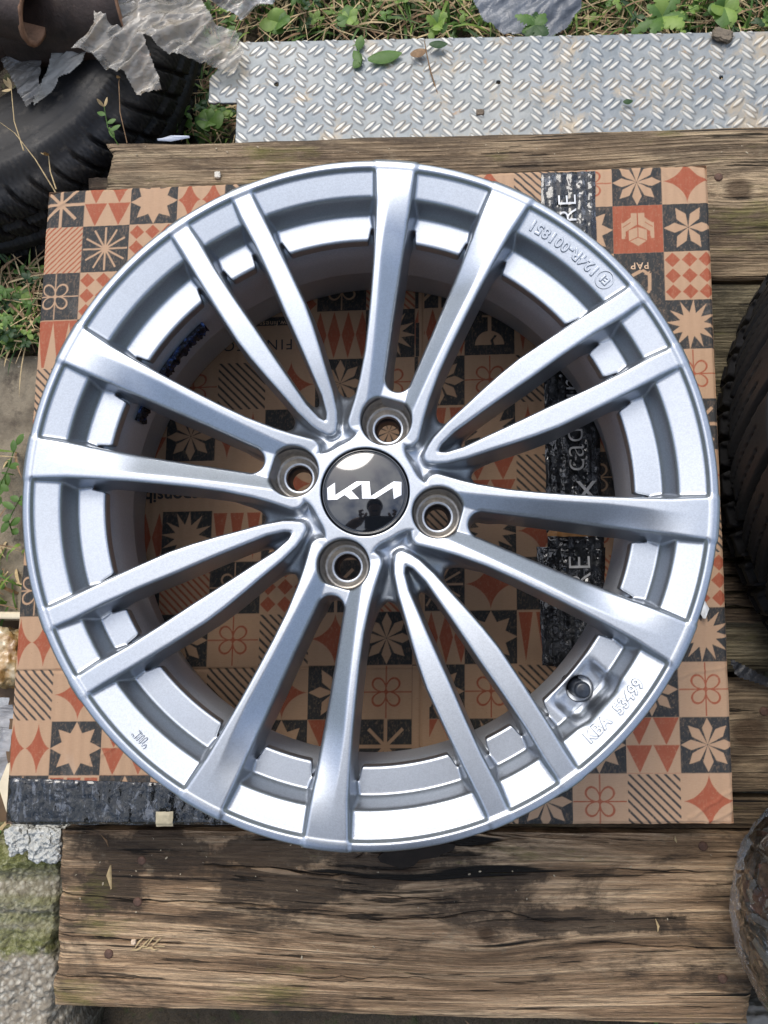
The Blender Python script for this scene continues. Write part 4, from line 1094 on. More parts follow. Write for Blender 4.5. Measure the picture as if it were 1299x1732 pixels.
# ------------------------------------------------------------------ left side: path slab, concrete block, odds and ends
def relief_slab(name, pix, z, thick, mat, fn, nl=120, nw=120):
    P = [at(x, y, z) for x, y in pix]
    s, t = np.meshgrid(np.linspace(0, 1, nl), np.linspace(0, 1, nw), indexing='ij')
    L = [(p.x, p.y) for p in P]
    X = (L[3][0] * (1 - s) + L[2][0] * s) * (1 - t) + (L[0][0] * (1 - s) + L[1][0] * s) * t
    Y = (L[3][1] * (1 - s) + L[2][1] * s) * (1 - t) + (L[0][1] * (1 - s) + L[1][1] * s) * t
    dX, dY, dZ = fn(s, t, X, Y)
    top = np.stack([X + dX, Y + dY, z + dZ], -1); bot = top.copy(); bot[:, :, 2] = z - thick
    nv = nl * nw
    per = [(i, 0) for i in range(nl)] + [(nl - 1, j) for j in range(1, nw)] + [(i, nw - 1) for i in range(nl - 2, -1, -1)] + [(0, j) for j in range(nw - 2, 0, -1)]
    ids = np.array([i * nw + j for i, j in per]); nx_ = np.roll(ids, -1)
    f = np.concatenate([grid_faces(nl, nw), grid_faces(nl, nw)[:, ::-1] + nv, np.stack([nx_, ids, ids + nv, nx_ + nv], 1)])
    me = np_mesh(name, np.concatenate([top.reshape(-1, 3), bot.reshape(-1, 3)]), f, True)
    return link(name, me, mat)
def eroded(s, t): return np.minimum(np.minimum(s, 1 - s), np.minimum(t, 1 - t))
M = NM('path_concrete'); v = M.coord()
n1 = M.noise(v, 9, 8, .65)
c = M.ramp(n1, [(.36, (.075, .058, .040)), (.50, (.20, .165, .115)), (.66, (.30, .25, .18))])
c = M.mix(M.ramp(M.noise(v, 14, 6, .7), [(.54, 0), (.62, .9)]), c, (.065, .050, .036))
c = M.mix(M.ramp(M.noise(v, 190, 3, .6), [(.68, 0), (.76, .6)]), c, (.42, .38, .30))
M.set(Base_Color=c, Roughness=.9, Normal=M.bump(M.math('ADD', M.noise(v, 60, 6, .7), n1), .8, .004))
tag(relief_slab('path', [(-420, 600), (330, 606), (330, 1150), (-420, 1150)], -.205, .05, M.m,
    lambda s, t, X, Y: ((fbm(X * 30, Y * 30, 3, 3) - .5) * .01, (fbm(X * 25 + 50, Y * 25, 3, 4) - .5) * .012 * (t > .9), (fbm(X * 9 + 30, Y * 9 + 30, 4, 5) - .5) * .010)), kind='structure')

M = NM('mossy_concrete'); v = M.coord(kind='Object')
sep = M.node('ShaderNodeSeparateXYZ', {'Vector': M.node('ShaderNodeTexCoord').outputs['Object']})
cell = M.voronoi(v, 190, 'Color'); cs_ = M.node('ShaderNodeSeparateColor', {'Color': cell}).outputs[0]
c = M.mix(cs_, (.26, .235, .19), (.50, .46, .38)); c = M.mix(M.ramp(M.voronoi(v, 190), [(.25, 0), (.6, .7)]), c, (.16, .13, .09))
yy = M.math('ADD', sep.outputs['Y'], M.math('MULTIPLY', M.math('SUBTRACT', M.noise(v, 30, 5, .7), .5), .05))
y_hi = at(50, 1612, -.135).y
mk = M.ramp(M.math('MULTIPLY_ADD', M.math('SUBTRACT', yy, y_hi), 22, .5), [(.40, 0), (.60, 1)])
mossc = M.ramp(M.noise(v, 130, 5, .75), [(.35, (.045, .045, .012)), (.5, (.12, .125, .035)), (.66, (.30, .29, .16))])
stripe = M.ramp(M.noise(M.coord((2, 26, 1)), 1, 3, .6), [(.42, .25), (.58, 1)])
c = M.mix(M.math('MULTIPLY', mk, stripe), c, mossc)
M.set(Base_Color=c, Roughness=.95, Normal=M.bump(M.math('ADD', M.voronoi(v, 190), M.noise(v, 300, 4, .7)), .9, .003))
ya, yb = at(50, 1440, -.135).y, at(50, 1545, -.135).y
def blockz(s, t, X, Y):
    k = (Y - yb) / (ya - yb)
    z = -.030 * sstep(.50, .62, k) * 0 + .010 * np.sin(k * 9) * (k > 0) * .6 + (fbm(X * 60 + 90, Y * 60 + 90, 4, 15) - .5) * .010 + (fbm(X * 200 + 90, Y * 200 + 90, 2, 16) - .5) * .005
    z = z - .016 * sstep(.15, .0, eroded(s, t) * 4)
    return (fbm(Y * 30 + 20, X * 0 + 3, 4, 17) - .5) * .016 * (s > .5) * 1.0, 0 * s, z
blk = relief_slab('concrete_block', [(-330, 1418), (112, 1418), (93, 1900), (-330, 1900)], -.135, .115, M.m, blockz, 240, 260)
tag(blk, 'rough concrete block with green moss on its upper half, left of the near board', 'concrete block')
M = NM('crumbly_mortar'); v = M.coord(); vo = M.voronoi(v, 260)
M.set(Base_Color=M.ramp(M.noise(v, 120, 4, .6), [(.3, (.36, .36, .33)), (.7, (.56, .56, .52))]), Roughness=.95, Normal=M.bump(M.math('ADD', vo, M.noise(v, 80, 4, .6)), 1.0, .004)); MORTAR = M.m
def lump(name, px, py, z, sx, sy, sz, mat, label, cat, seed=0, rot=0, group=None):
    bm = bmesh.new(); bmesh.ops.create_icosphere(bm, subdivisions=5, radius=1)
    for v_ in bm.verts:
        d = v_.co.copy(); k = max(abs(d.x), abs(d.y), abs(d.z)); d = d.lerp(d / k, .55)
        f_ = 1 + .20 * noise.noise(d * 2.2 + Vector((seed, 0, 0))) + .11 * noise.noise(d * 7 + Vector((seed, 3, 0))) + .05 * noise.noise(d * 18)
        v_.co = Vector((d.x * sx, d.y * sy, d.z * sz)) * f_
    for f in bm.faces: f.smooth = True
    me = bpy.data.meshes.new(name); bm.to_mesh(me); bm.free(); o = link(name, me, mat); o.location = at(px, py, z); o.rotation_euler = (0, 0, rot); return tag(o, label, cat, group)
lump('mortar_lump', 84, 1424, -.108, .017, .017, .014, MORTAR, 'pale crumbly mortar lump between the concrete block and the box corner', 'mortar lump', 1)
lump('mortar_lump', 38, 1415, -.112, .013, .014, .012, MORTAR, 'smaller grey mortar lump at the lower left tip of the box', 'mortar lump', 4, .4)

CREAM = flat_mat('cream_board', (.58, .50, .35), .6, 0, .12, 90, .2)
def bar_between(name, pix, z, thick, mat, label, cat, **k):
    P = [at(x, y, z) for x, y in pix]; bm = bmesh.new()
    vs = [bm.verts.new(p) for p in P]; f = bm.faces.new(vs); 
    if f.normal.z < 0: f.normal_flip()
    r = bmesh.ops.extrude_face_region(bm, geom=[f]); bmesh.ops.translate(bm, verts=[g for g in r['geom'] if isinstance(g, bmesh.types.BMVert)], vec=(0, 0, -thick))
    bmesh.ops.recalc_face_normals(bm, faces=bm.faces)
    bmesh.ops.bevel(bm, geom=list(bm.edges), offset=.0012, segments=2, affect='EDGES')
    me = bpy.data.meshes.new(name); bm.to_mesh(me); bm.free(); return tag(link(name, me, mat), label, cat, **k)
crate = empty('wooden_tray', at(10, 1160, -.16))
tag(crate, 'pale thin-walled wooden tray sticking out from under the left edge of the box', 'tray')
def crate_part(name, pix, z, th, mat=CREAM):
    o = bar_between(name, pix, z, th, mat, None, None); o.parent = crate; o.matrix_parent_inverse = Matrix.Translation(-crate.location)
crate_part('side_panel', [(-220, 1033), (60, 1036), (60, 1047), (-220, 1045)], -.135, .055)
crate_part('side_panel', [(-4, 1330), (12, 1290), (28, 1296), (20, 1408)], -.118, .07)
crate_part('base', [(-220, 1050), (60, 1050), (60, 1400), (-220, 1400)], -.195, .006, flat_mat('tray_base_wood', (.10, .06, .03), .8))
# amber glue pot wrapped in clear film
GLUEY = NM('amber_resin'); v = GLUEY.coord()
GLUEY.set(Base_Color=GLUEY.ramp(GLUEY.noise(v, 40, 5, .6), [(.35, (.13, .045, .008)), (.5, (.36, .22, .08)), (.65, (.46, .38, .24))]), Roughness=.25, Normal=GLUEY.bump(GLUEY.noise(v, 60, 5, .6), .8, .004), Coat_Weight=.6)
lump('foam_block', 4, 1112, -.160, .030, .030, .022, GLUEY.m, 'amber stained lump of foam and resin in the pale tray', 'foam lump', 9)
def film_mat(name, tint=(.75, .72, .66), alpha=.30, dirt=(.30, .25, .18), dirtiness=.5, rough=.12):
    M = NM(name); v = M.coord()
    dm = M.ramp(M.noise(v, 26, 6, .7), [(.40, 0), (.66, 1)])
    tr = M.node('ShaderNodeBsdfTransparent', {'Color': (*tint, 1)})
    c = M.mix(dm, tint, dirt)
    wr = M.noise(M.coord((30, 110, 40), rot=(0, 0, -.7)), 1, 5, .65, 1.5)
    M.set(Base_Color=c, Roughness=rough, Normal=M.bump(wr, .8, .005), Coat_Weight=1.0, Coat_Roughness=.06)
    fac = M.math('MULTIPLY_ADD', dm, dirtiness, alpha)
    ms = M.node('ShaderNodeMixShader', {0: fac, 1: tr.outputs[0], 2: M.b.outputs[0]})
    M.l.new(ms.outputs[0], M.out.inputs['Surface']); return M.m
FILM = film_mat('dirty_clear_film', (.86, .84, .80), .30, (.34, .29, .22), .50)
def crumple(name, poly, zfun, mat, label, cat, seed=0, amp=.012, dens=.0035, thick=.0004):
    """sheet cut to a photo outline, crumpled"""
    P = [at(x, y, zfun) if not callable(zfun) else at(x, y, zfun(x, y)) for x, y in poly]
    xs_ = [p.x for p in P]; ys_ = [p.y for p in P]
    gx2 = np.arange(min(xs_), max(xs_) + dens, dens); gy2 = np.arange(min(ys_), max(ys_) + dens, dens)
    X, Y = np.meshgrid(gx2, gy2, indexing='ij')
    # inside test
    ins = np.zeros(X.shape, bool); n = len(P)
    wx = X + (fbm(X * 60 + 50, Y * 60 + 50, 4, seed) - .5) * .004; wy = Y + (fbm(X * 60 + 90, Y * 60 + 50, 4, seed + 1) - .5) * .004
    for a in range(n):
        p, q = P[a], P[(a + 1) % n]
        cond = ((p.y > wy) != (q.y > wy)) & (wx < (q.x - p.x) * (wy - p.y) / (q.y - p.y + 1e-12) + p.x); ins ^= cond
    # height interpolated from the outline points
    W_ = 0; Zs_ = 0
    for p in P:
        w = 1 / ((X - p.x) ** 2 + (Y - p.y) ** 2 + 1e-5) ** 1.2; W_ = W_ + w; Zs_ = Zs_ + w * p.z
    Zb = Zs_ / W_
    sa_ = X * math.cos(-.7) - Y * math.sin(-.7); sb_ = X * math.sin(-.7) + Y * math.cos(-.7)
    rg = np.abs(fbm(sa_ * 9 + 30, sb_ * 34 + 60, 4, seed + 5) - .5) * 2
    Zb = Zb + amp * (1 - rg * 2.6) + amp * .22 * (fbm(X * 70 + 30, Y * 45 + 60, 3, seed + 8) - .5) * 2
    fc = grid_faces(len(gx2), len(gy2)); kv = ins.ravel(); fc = fc[kv[fc].all(1)]
    used, inv = np.unique(fc, return_inverse=True)
    me = np_mesh(name, np.stack([X, Y, Zb], -1).reshape(-1, 3)[used], inv.reshape(-1, 4), True)
    return tag(link(name, me, mat), label, cat)
crumple('plastic_film', [(-10, 1180), (30, 1170), (26, 1250), (22, 1330), (-10, 1340)], -.140, film_mat('grey_film', (.6, .62, .64), .45, (.05, .05, .05), .4), 'crumpled dark clear film in the tray at the left edge, below the foam lump', 'plastic film', 3, .010)

# ------------------------------------------------------------------ upper left: old pipes and torn sheeting
ROT = flat_mat('dark_rusty_pipe', (.040, .026, .020), .6, .2, .6, 30, .8, .004)
RUSTY = flat_mat('rust_inside', (.26, .14, .08), .9, 0, .4, 80, .6, .002)
def pipe(name, p, q, r, mat, label, open_end=True, wall=.006, seed=0):
    a, b = Vector(p), Vector(q); d = (b - a); L = d.length; n = 40; m = 30
    root = empty(name, a); tag(root, label, 'pipe'); root.rotation_euler = d.to_track_quat('Z', 'Y').to_euler()
    vs = []; fs = []
    for i in range(n):
        t = i / (n - 1)
        for j in range(m):
            an = 2 * math.pi * j / m; rr = r * (1 + .03 * noise.noise(Vector((math.cos(an) * 2 + seed, math.sin(an) * 2, t * L * 18))))
            vs.append((rr * math.cos(an), rr * math.sin(an), t * L))
    for i in range(n - 1):
        for j in range(m): fs.append((i * m + j, i * m + (j + 1) % m, (i + 1) * m + (j + 1) % m, (i + 1) * m + j))
    link('shell', np_mesh('shell', vs, np.array(fs), True), mat, root)
    lathe('rim', [(r * .99, L - .002), (r * 1.0, L + .001), (r - wall, L + .001), (r - wall, L - .06)], RUSTY, root, 30)
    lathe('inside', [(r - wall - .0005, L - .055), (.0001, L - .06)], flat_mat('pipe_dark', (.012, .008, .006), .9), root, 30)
    return root
pipe('old_pipe', at(-70, -20, -.02), at(58, 22, -.03), .030, ROT, 'short dark pipe end with a rust-coloured mouth, in the top left corner', seed=1)
pipe('old_pipe', at(25, 30, -.09), at(230, 6, -.075), .052, ROT, 'thick dark brown pipe lying over the tyre in the top left corner', seed=6)
pipe('old_pipe', at(-60, 120, -.10), at(20, 30, -.07), .024, ROT, 'thin black pipe at the left edge under the rusty pipe mouth', seed=11)
SHEET = film_mat('torn_clear_sheet', (.80, .76, .68), .20, (.42, .35, .26), .50, .16)
def zt(x, y): return -.055 - .02 * (x > 300) - .00016 * max(0, y - 60)
crumple('plastic_sheet', [(175, -20), (322, -22), (350, 20), (368, 48), (400, 50), (414, 92), (400, 132), (352, 122), (300, 98), (268, 84), (246, 66), (262, 108), (282, 162), (262, 172), (232, 168), (214, 132), (184, 120), (158, 98), (128, 96), (168, 48)], zt,
        SHEET, 'torn dirty clear plastic sheet draped over the pipes and the left tyre', 'plastic sheet', 21, .014, .0010)
crumple('plastic_rag', [(95, 72), (128, 70), (150, 95), (138, 118), (105, 135), (88, 160), (62, 185), (58, 175), (72, 140), (85, 110)], -.082,
        film_mat('grey_rag_film', (.55, .54, .50), .45, (.13, .115, .09), .35, .2), 'dull grey strip of torn sheeting hanging on the left tyre', 'plastic rag', 33, .006, .0012)
crumple('plastic_rag', [(0, 62), (30, 48), (52, 70), (70, 90), (72, 160), (48, 190), (10, 120), (0, 95)], -.088,
        film_mat('dark_rag_film', (.3, .28, .25), .55, (.035, .028, .022), .35, .3), 'brownish translucent flap below the rusty pipe mouth', 'plastic rag', 35, .006, .0015)
crumple('plastic_bottle', [(330, -12), (470, -15), (462, 8), (430, 26), (418, 34), (395, 20), (360, 10)], -.14,
        film_mat('grey_bottle_film', (.75, .75, .74), .50, (.20, .17, .14), .3, .1), 'squashed grey translucent bag at the top edge, left of the grass', 'plastic bag', 41, .016, .0014)
crumple('dark_sheet', [(795, -40), (985, -40), (985, 12), (965, 40), (930, 66), (850, 64), (818, 40), (800, 10)], -.155,
        (lambda M: (M.set(Base_Color=M.ramp(M.noise(M.coord(), 30, 6, .65), [(.35, (.05, .055, .065)), (.6, (.11, .12, .135)), (.75, (.22, .22, .22))]), Roughness=.35, Normal=M.bump(M.noise(M.coord(), 50, 5, .7), .6, .004)), M.m)[1])(NM('slate_sheet')),
        'blue-grey sheeting between the two green patches at the top edge', 'sheeting', 51, .006, .0015)
crumple('cord_strip', [(1226, 1112), (1250, 1120), (1299, 1143), (1340, 1156), (1340, 1180), (1295, 1163), (1240, 1144)], BZ + .012,
        flat_mat('black_strap_plastic', (.02, .02, .022), .4, 0, .4, 120, .8, .003), 'twisted black plastic strip lying on the boards right of the box', 'plastic strip', 61, .007, .0016)
tag(strip_mesh('paper_scrap', [(1187, 1012), (1189, 1030), (1190, 1046)], .0045, flat_mat('white_paper', (.7, .7, .68), .7), .0015, lift=.0015), 'small white paper tab beside the rim at its lower right', 'paper scrap')
tag(strip_mesh('foil_scrap', [(268, 239), (290, 236), (322, 234)], .0035, flat_mat('pale_blue_film', (.5, .54, .62), .4), BZ - .01, lift=.002), 'pale bluish scrap of film behind the far board end', 'film scrap')

# ------------------------------------------------------------------ bag of wood chips
bagc = at(1392, 1560, -.02) + Vector((.026, 0, 0))
RX, RY, RZ = .0935, .1070, .085
bag = empty('chip_bag', (bagc.x, bagc.y, BZ)); tag(bag, 'clear plastic bag full of dark bark chips at the lower right corner', 'bag')
rnd = random.Random(11)
cols = [flat_mat('chip_' + n_, c_, .6, 0, .4, 70, .5, .002) for n_, c_ in (('brown', (.15, .10, .07)), ('grey', (.24, .245, .25)), ('red', (.15, .07, .055)), ('pale', (.36, .33, .28)), ('black', (.03, .028, .026)))]
bm = bmesh.new()
for k in range(1500):
    while True:
        d = Vector((rnd.gauss(0, 1), rnd.gauss(0, 1), rnd.gauss(0, 1))).normalized()
        if d.z > -.55 and d.x < .5: break
    rad = rnd.uniform(.74, .93)
    pos = Vector((d.x * RX, d.y * RY, d.z * RZ)) * rad + Vector((0, 0, RZ * .86))
    L_, W2, T_ = rnd.uniform(.006, .016), rnd.uniform(.003, .007), rnd.uniform(.0012, .003)
    qn = d.to_track_quat('Z', 'Y') @ Matrix.Rotation(rnd.uniform(0, 6.28), 3, 'Z').to_quaternion() @ Matrix.Rotation(rnd.gauss(0, .65), 3, 'X').to_quaternion()
    mi = rnd.choices(range(5), [4, 4, 2, 1.6, 3])[0]
    co = []
    for sz in (-1, 1):
        for sx_, sy_ in ((-1, -1), (1, -1), (1, 1), (-1, 1)):
            co.append(bm.verts.new(pos + qn @ Vector((sx_ * L_ * rnd.uniform(.7, 1), sy_ * W2 * rnd.uniform(.6, 1), sz * T_))))
    for idx in ((0, 3, 2, 1), (4, 5, 6, 7), (0, 1, 5, 4), (1, 2, 6, 5), (2, 3, 7, 6), (3, 0, 4, 7)):
        f = bm.faces.new([co[i] for i in idx]); f.material_index = mi
me = bpy.data.meshes.new('bark_chips'); bm.to_mesh(me); bm.free(); ch = link('bark_chips', me, cols, bag); ch['kind'] = 'stuff'
bm = bmesh.new(); bmesh.ops.create_icosphere(bm, subdivisions=6, radius=1)
for v_ in bm.verts:
    d = v_.co.copy(); f_ = 1 + .030 * noise.noise(d * 3 + Vector((5, 0, 0))) + .012 * abs(noise.noise(d * 9)) - .02 * abs(noise.noise(Vector((d.x * 4, d.y * 14, d.z * 4))))
    v_.co = Vector((d.x * RX, d.y * RY, max(d.z, -.84) * RZ)) * f_ + Vector((0, 0, RZ * .86))
for f in bm.faces: f.smooth = True
me = bpy.data.meshes.new('plastic_skin'); bm.to_mesh(me); bm.free()
M = NM('clear_bag_skin'); v = M.coord(); tr = M.node('ShaderNodeBsdfTransparent', {'Color': (.90, .91, .92, 1)})
bmp = M.bump(M.math('ADD', M.noise(M.coord((30, 60, 30)), 1, 4, .6, 1.5), M.math('MULTIPLY', M.noise(v, 110, 4, .6), .3)), .9, .010)
gl = M.node('ShaderNodeBsdfGlossy', {'Roughness': .05, 'Normal': bmp, 'Color': (1, 1, 1, 1)})
fr = M.node('ShaderNodeFresnel', {'IOR': 1.5, 'Normal': bmp})
ms = M.node('ShaderNodeMixShader', {0: M.math('MULTIPLY_ADD', fr.outputs[0], 1.5, .05), 1: tr.outputs[0], 2: gl.outputs[0]}); M.l.new(ms.outputs[0], M.out.inputs['Surface'])
link('plastic_skin', me, M.m, bag)

# ------------------------------------------------------------------ weeds and grass
def leaf_mat(name, a, b, tr=.3):
    M = NM(name); v = M.coord(); n = M.noise(v, 45, 4, .6)
    M.set(Base_Color=M.ramp(n, [(.3, a), (.7, b)]), Roughness=.5, Normal=M.bump(M.noise(v, 300, 3, .5), .3, .001)); M.b.inputs['Specular IOR Level'].default_value = .4
    t = M.node('ShaderNodeBsdfTranslucent', {'Color': (*[min(1, x * 1.6) for x in b], 1)})
    ms = M.node('ShaderNodeMixShader', {0: tr, 1: M.b.outputs[0], 2: t.outputs[0]}); M.l.new(ms.outputs[0], M.out.inputs['Surface']); return M.m
GR = [leaf_mat('leaf_bright', (.12, .20, .03), (.25, .36, .08)), leaf_mat('leaf_mid', (.055, .12, .022), (.11, .20, .04)), leaf_mat('leaf_deep', (.015, .045, .012), (.04, .09, .022)), STRAW, STRAWD]
class Veg:
    def __init__(s): s.v = []; s.f = []; s.m = []
    def blade(s, base, az, L, w, lean, curl, mi, rnd, seg=5):
        d = Vector((math.cos(az), math.sin(az), 0)); n = Vector((-d.y, d.x, 0)); p = Vector(base); el = lean; i0 = len(s.v)
        for k in range(seg + 1):
            t = k / seg; ww = w * (1 - t) ** .7 * (.5 + min(1, t * 4) * .5) + .00015
            s.v += [tuple(p - n * ww), tuple(p + n * ww + Vector((0, 0, ww * .3)))]
            el -= curl / seg; p = p + (d * math.cos(el) + Vector((0, 0, math.sin(el)))) * (L / seg)
        for k in range(seg):
            a = i0 + 2 * k; s.f.append((a, a + 1, a + 3, a + 2)); s.m.append(mi)
    def leaf(s, base, az, el, L, W, mi, rnd, cup=.25, lobes=0):
        d = Vector((math.cos(az) * math.cos(el), math.sin(az) * math.cos(el), math.sin(el))); n = Vector((-math.sin(az), math.cos(az), 0)); u = d.cross(n) * -1
        i0 = len(s.v); seg = 6 if not lobes else 12
        for k in range(seg + 1):
            t = k / seg; ww = W * math.sin(math.pi * min(1, t * .92 + .06)) ** .8
            if lobes: ww *= (.55 + .45 * abs(math.sin(t * math.pi * lobes)))
            droop = -cup * L * t * t
            c = Vector(base) + d * (L * t) + Vector((0, 0, droop))
            s.v += [tuple(c - n * ww + u * ww * .35), tuple(c), tuple(c + n * ww + u * ww * .35)]
        for k in range(seg):
            a = i0 + 3 * k; s.f += [(a, a + 1, a + 4, a + 3), (a + 1, a + 2, a + 5, a + 4)]; s.m += [mi, mi]
    def stem(s, pts, w, mi):
        i0 = len(s.v)
        for k, p in enumerate(pts):
            p = Vector(p); ww = w * (1 - .6 * k / len(pts))
            s.v += [tuple(p + Vector((-ww, 0, 0))), tuple(p + Vector((0, 0, ww))), tuple(p + Vector((ww, 0, 0))), tuple(p + Vector((0, 0, -ww)))]
        for k in range(len(pts) - 1):
            for j in range(4):
                a = i0 + 4 * k + j; b = i0 + 4 * k + (j + 1) % 4; s.f.append((a, b, b + 4, a + 4)); s.m.append(mi)
    def build(s, name, parent=None):
        me = np_mesh(name, s.v, np.array(s.f), True); me.polygons.foreach_set('material_index', np.array(s.m, np.int32)); return link(name, me, GR, parent)
rnd = random.Random(4)
def patch(name, boxes, n, kind, lmin=.02, lmax=.06, zb=GZ + .01):
    V = Veg()
    for _ in range(n):
        x0, y0, x1, y1, dens = rnd.choices(boxes, [b[4] * (b[2] - b[0]) * (b[3] - b[1]) for b in boxes])[0]
        px, py = rnd.uniform(x0, x1), rnd.uniform(y0, y1); zz = zb + rnd.uniform(0, .015)
        b = at(px, py, zz)
        r = rnd.random()
        if r < .58: V.blade(b, rnd.uniform(0, 6.28), rnd.uniform(lmin, lmax * 1.3), rnd.uniform(.0010, .0028), rnd.uniform(.5, 1.4), rnd.uniform(.4, 1.8), rnd.choices(range(5), [3, 4, 3, 2.0, 1.6])[0], rnd)
        elif r < .83: V.blade(b + Vector((0, 0, .012)), rnd.uniform(0, 6.28), rnd.uniform(lmin * 1.4, lmax * 1.6), rnd.uniform(.0005, .0012), rnd.uniform(.0, .4), rnd.uniform(.0, .5), rnd.choice([3, 3, 4]), rnd)
        else:
            h = rnd.uniform(.004, lmax * .9)
            tip = b + Vector((rnd.uniform(-.01, .01), rnd.uniform(-.01, .01), h)); V.stem([b, (b + tip) / 2 + Vector((.002, 0, 0)), tip], .0007, 1)
            mi = rnd.choices([0, 1, 2], [3, 4, 3])[0]
            for k in range(rnd.choice([3, 4, 5])):
                V.leaf(tip, rnd.uniform(0, 6.28), rnd.uniform(-.1, .7), rnd.uniform(.005, .013), rnd.uniform(.0015, .0042), mi, rnd, .3, rnd.choice([0, 0, 3]))
    return tag(V.build(name), kind='stuff')
patch('grass', [(420, -70, 850, 62, 1.0), (940, -70, 1400, 74, 1.0), (-200, -300, 1500, -60, .25)], 4600, 'g')
patch('weeds', [(258, 80, 402, 238, 1.0), (330, 20, 440, 60, .5)], 520, 'w', .02, .05)
patch('ground_cover', [(-80, 455, 80, 592, 1.0)], 560, 'w', .015, .04, -.21)
patch('path_grass', [(-40, 880, 38, 1030, .7), (-40, 730, 30, 800, .5), (-40, 790, 10, 870, .3)], 70, 'w', .015, .045, -.205)
patch('gap_grass', [(-40, 1408, 30, 1440, 1), (1060, 1725, 1299, 1800, .12), (640, 1725, 900, 1800, .1)], 60, 'w', .010, .025, -.17)
# big single plants one can pick out
def plant(px, py, z, n, L, W, label, lobes=0, el=(.2, .9), mi=(0, 1), seed=0):
    r = random.Random(seed); V = Veg(); b = at(px, py, z)
    for k in range(n):
        V.leaf((0, 0, 0), 6.283 * k / n + r.uniform(-.3, .3), r.uniform(*el), .62 * L * r.uniform(.6, 1.15), .72 * W * r.uniform(.7, 1.2), r.choice(mi), r, .35, lobes)
    o = V.build('broadleaf_weed'); o.location = b; return tag(o, label, 'weed')
plant(470, 38, -.150, 6, .036, .013, 'pale green broad-leaved weed at the plate edge, right of the squashed bag', seed=1)
plant(905, 42, -.135, 9, .040, .010, 'feathery green weed at the top edge of the dark sheeting', 6, (.0, .5), (1, 2), 2)
plant(1120, 28, -.14, 7, .055, .013, 'long pale leaved weed above the plate, right of the sheeting', 4, (.1, .7), (0, 0, 1), 3)
plant(1225, 12, -.14, 8, .04, .012, 'bushy weed in the top right corner of the grass', 0, (.2, 1), (0, 1), 4)
plant(352, 205, -.185, 6, .038, .014, 'leafy weed between the left tyre and the notch of the plate', 0, (.1, .8), (1, 2), 5)
plant(285, 212, -.190, 5, .026, .010, 'small grey-green weed beside the tyre tread', 0, (.1, .6), (1, 2), 6)
plant(36, 498, -.185, 6, .022, .009, 'pale heart-leaved weed at the left edge beside the box', 0, (.1, .8), (0, 1), 7)
plant(740, 40, -.15, 8, .034, .010, 'clump of toothed bright leaves in the grass, left of the sheeting', 3, (.2, 1), (0, 1), 8)
plant(590, 30, -.15, 8, .026, .008, 'low clover-like weed in the middle of the grass', 0, (.2, 1), (0, 1), 9)
def stemplant(pts, z0, label, mi=1, leaves=6, seed=0, w=.0009, head=0, lw=.004, ll=.016):
    r = random.Random(seed); V = Veg(); P = [at(x, y, z) for x, y, z in pts]
    V.stem(P, w, mi)
    for k in range(leaves):
        t = (k + 1) / (leaves + 1) * (len(P) - 1); i = int(t); p = P[i].lerp(P[min(i + 1, len(P) - 1)], t - i)
        V.leaf(p, r.uniform(0, 6.28), r.uniform(.0, .5), ll * r.uniform(.7, 1.2), lw, mi, r, .2)
    if head:
        for k in range(head): V.leaf(P[-1], r.uniform(0, 6.28), r.uniform(.5, 1.3), .010, .0018, 3, r, .0)
    return tag(V.build('stalk'), label, 'stalk')
stemplant([(30, 740, -.19), (15, 790, -.185), (-5, 830, -.18)], 0, 'green sprig on the path at the left edge, beside the rim', 1, 7, 1)
stemplant([(22, 905, -.195), (14, 880, -.185), (30, 850, -.18), (36, 838, -.175)], 0, 'second green sprig on the path, just above the tray', 1, 8, 2)
stemplant([(40, 255, -.02), (24, 205, -.02), (19, 150, -.02)], 0, 'thin dry stalk with a seed tip over the left tyre, at the left edge', 3, 0, 3, .0007, 3)
stemplant([(98, 332, -.04), (60, 270, -.03), (25, 225, -.025), (-10, 200, -.02)], 0, 'long dry stalk crossing the tyre tread towards the box corner', 3, 0, 4, .0008, 2)
stemplant([(95, 320, -.03), (85, 290, -.03), (82, 262, -.03)], 0, 'short dry stalk rising from the far left box corner', 3, 0, 5, .0008, 3)
stemplant([(215, 242, -.06), (203, 190, -.05), (201, 140, -.05), (202, 132, -.05)], 0, 'thin upright stalk in front of the tyre tread', 4, 0, 6, .0006, 1)
stemplant([(200, 245, -.06), (182, 215, -.05), (176, 180, -.05)], 0, 'pale green seed stalk left of the far board end', 1, 4, 7, .0007, 2, .0025, .014)
stemplant([(585, 42, -.10), (640, 52, -.10), (700, 62, -.10), (720, 68, -.10)], 0, 'long golden straw lying along the far edge of the plate', 3, 0, 8, .0013)
stemplant([(742, 165, -.095), (728, 120, -.09), (722, 92, -.085), (718, 70, -.085)], 0, 'drooping sprig with reddish stem lying over the tread plate', 4, 0, 9, .0009)
stemplant([(620, 60, -.10), (604, 80, -.09), (612, 100, -.088), (608, 112, -.088)], 0, 'small green sprig bending over the far edge of the plate', 1, 4, 10, .0009, 0, .005, .014)
def leafobj(px, py, z, az, L, W, mi, label, el=.05):
    V = Veg(); V.leaf((0, 0, 0), az, el, L, W, mi, rnd, .1); o = V.build('leaf'); o.location = at(px, py, z); return tag(o, label, 'leaf')
leafobj(726, 74, BZ + .005, 0, .019, .0045, 2, 'dark pointed leaf on the plate, left of the sheeting')
leafobj(622, 100, BZ + .003, .2, .036, .0075, 1, 'curled mottled green leaf lying on the tread plate')
leafobj(1054, 172, BZ + .002, .1, .010, .003, 2, 'torn dark green leaf bit on the right of the tread plate')
leafobj(694, 92, BZ + .004, .3, .018, .005, 4, 'brown dry leaf next to the mottled leaf on the plate')
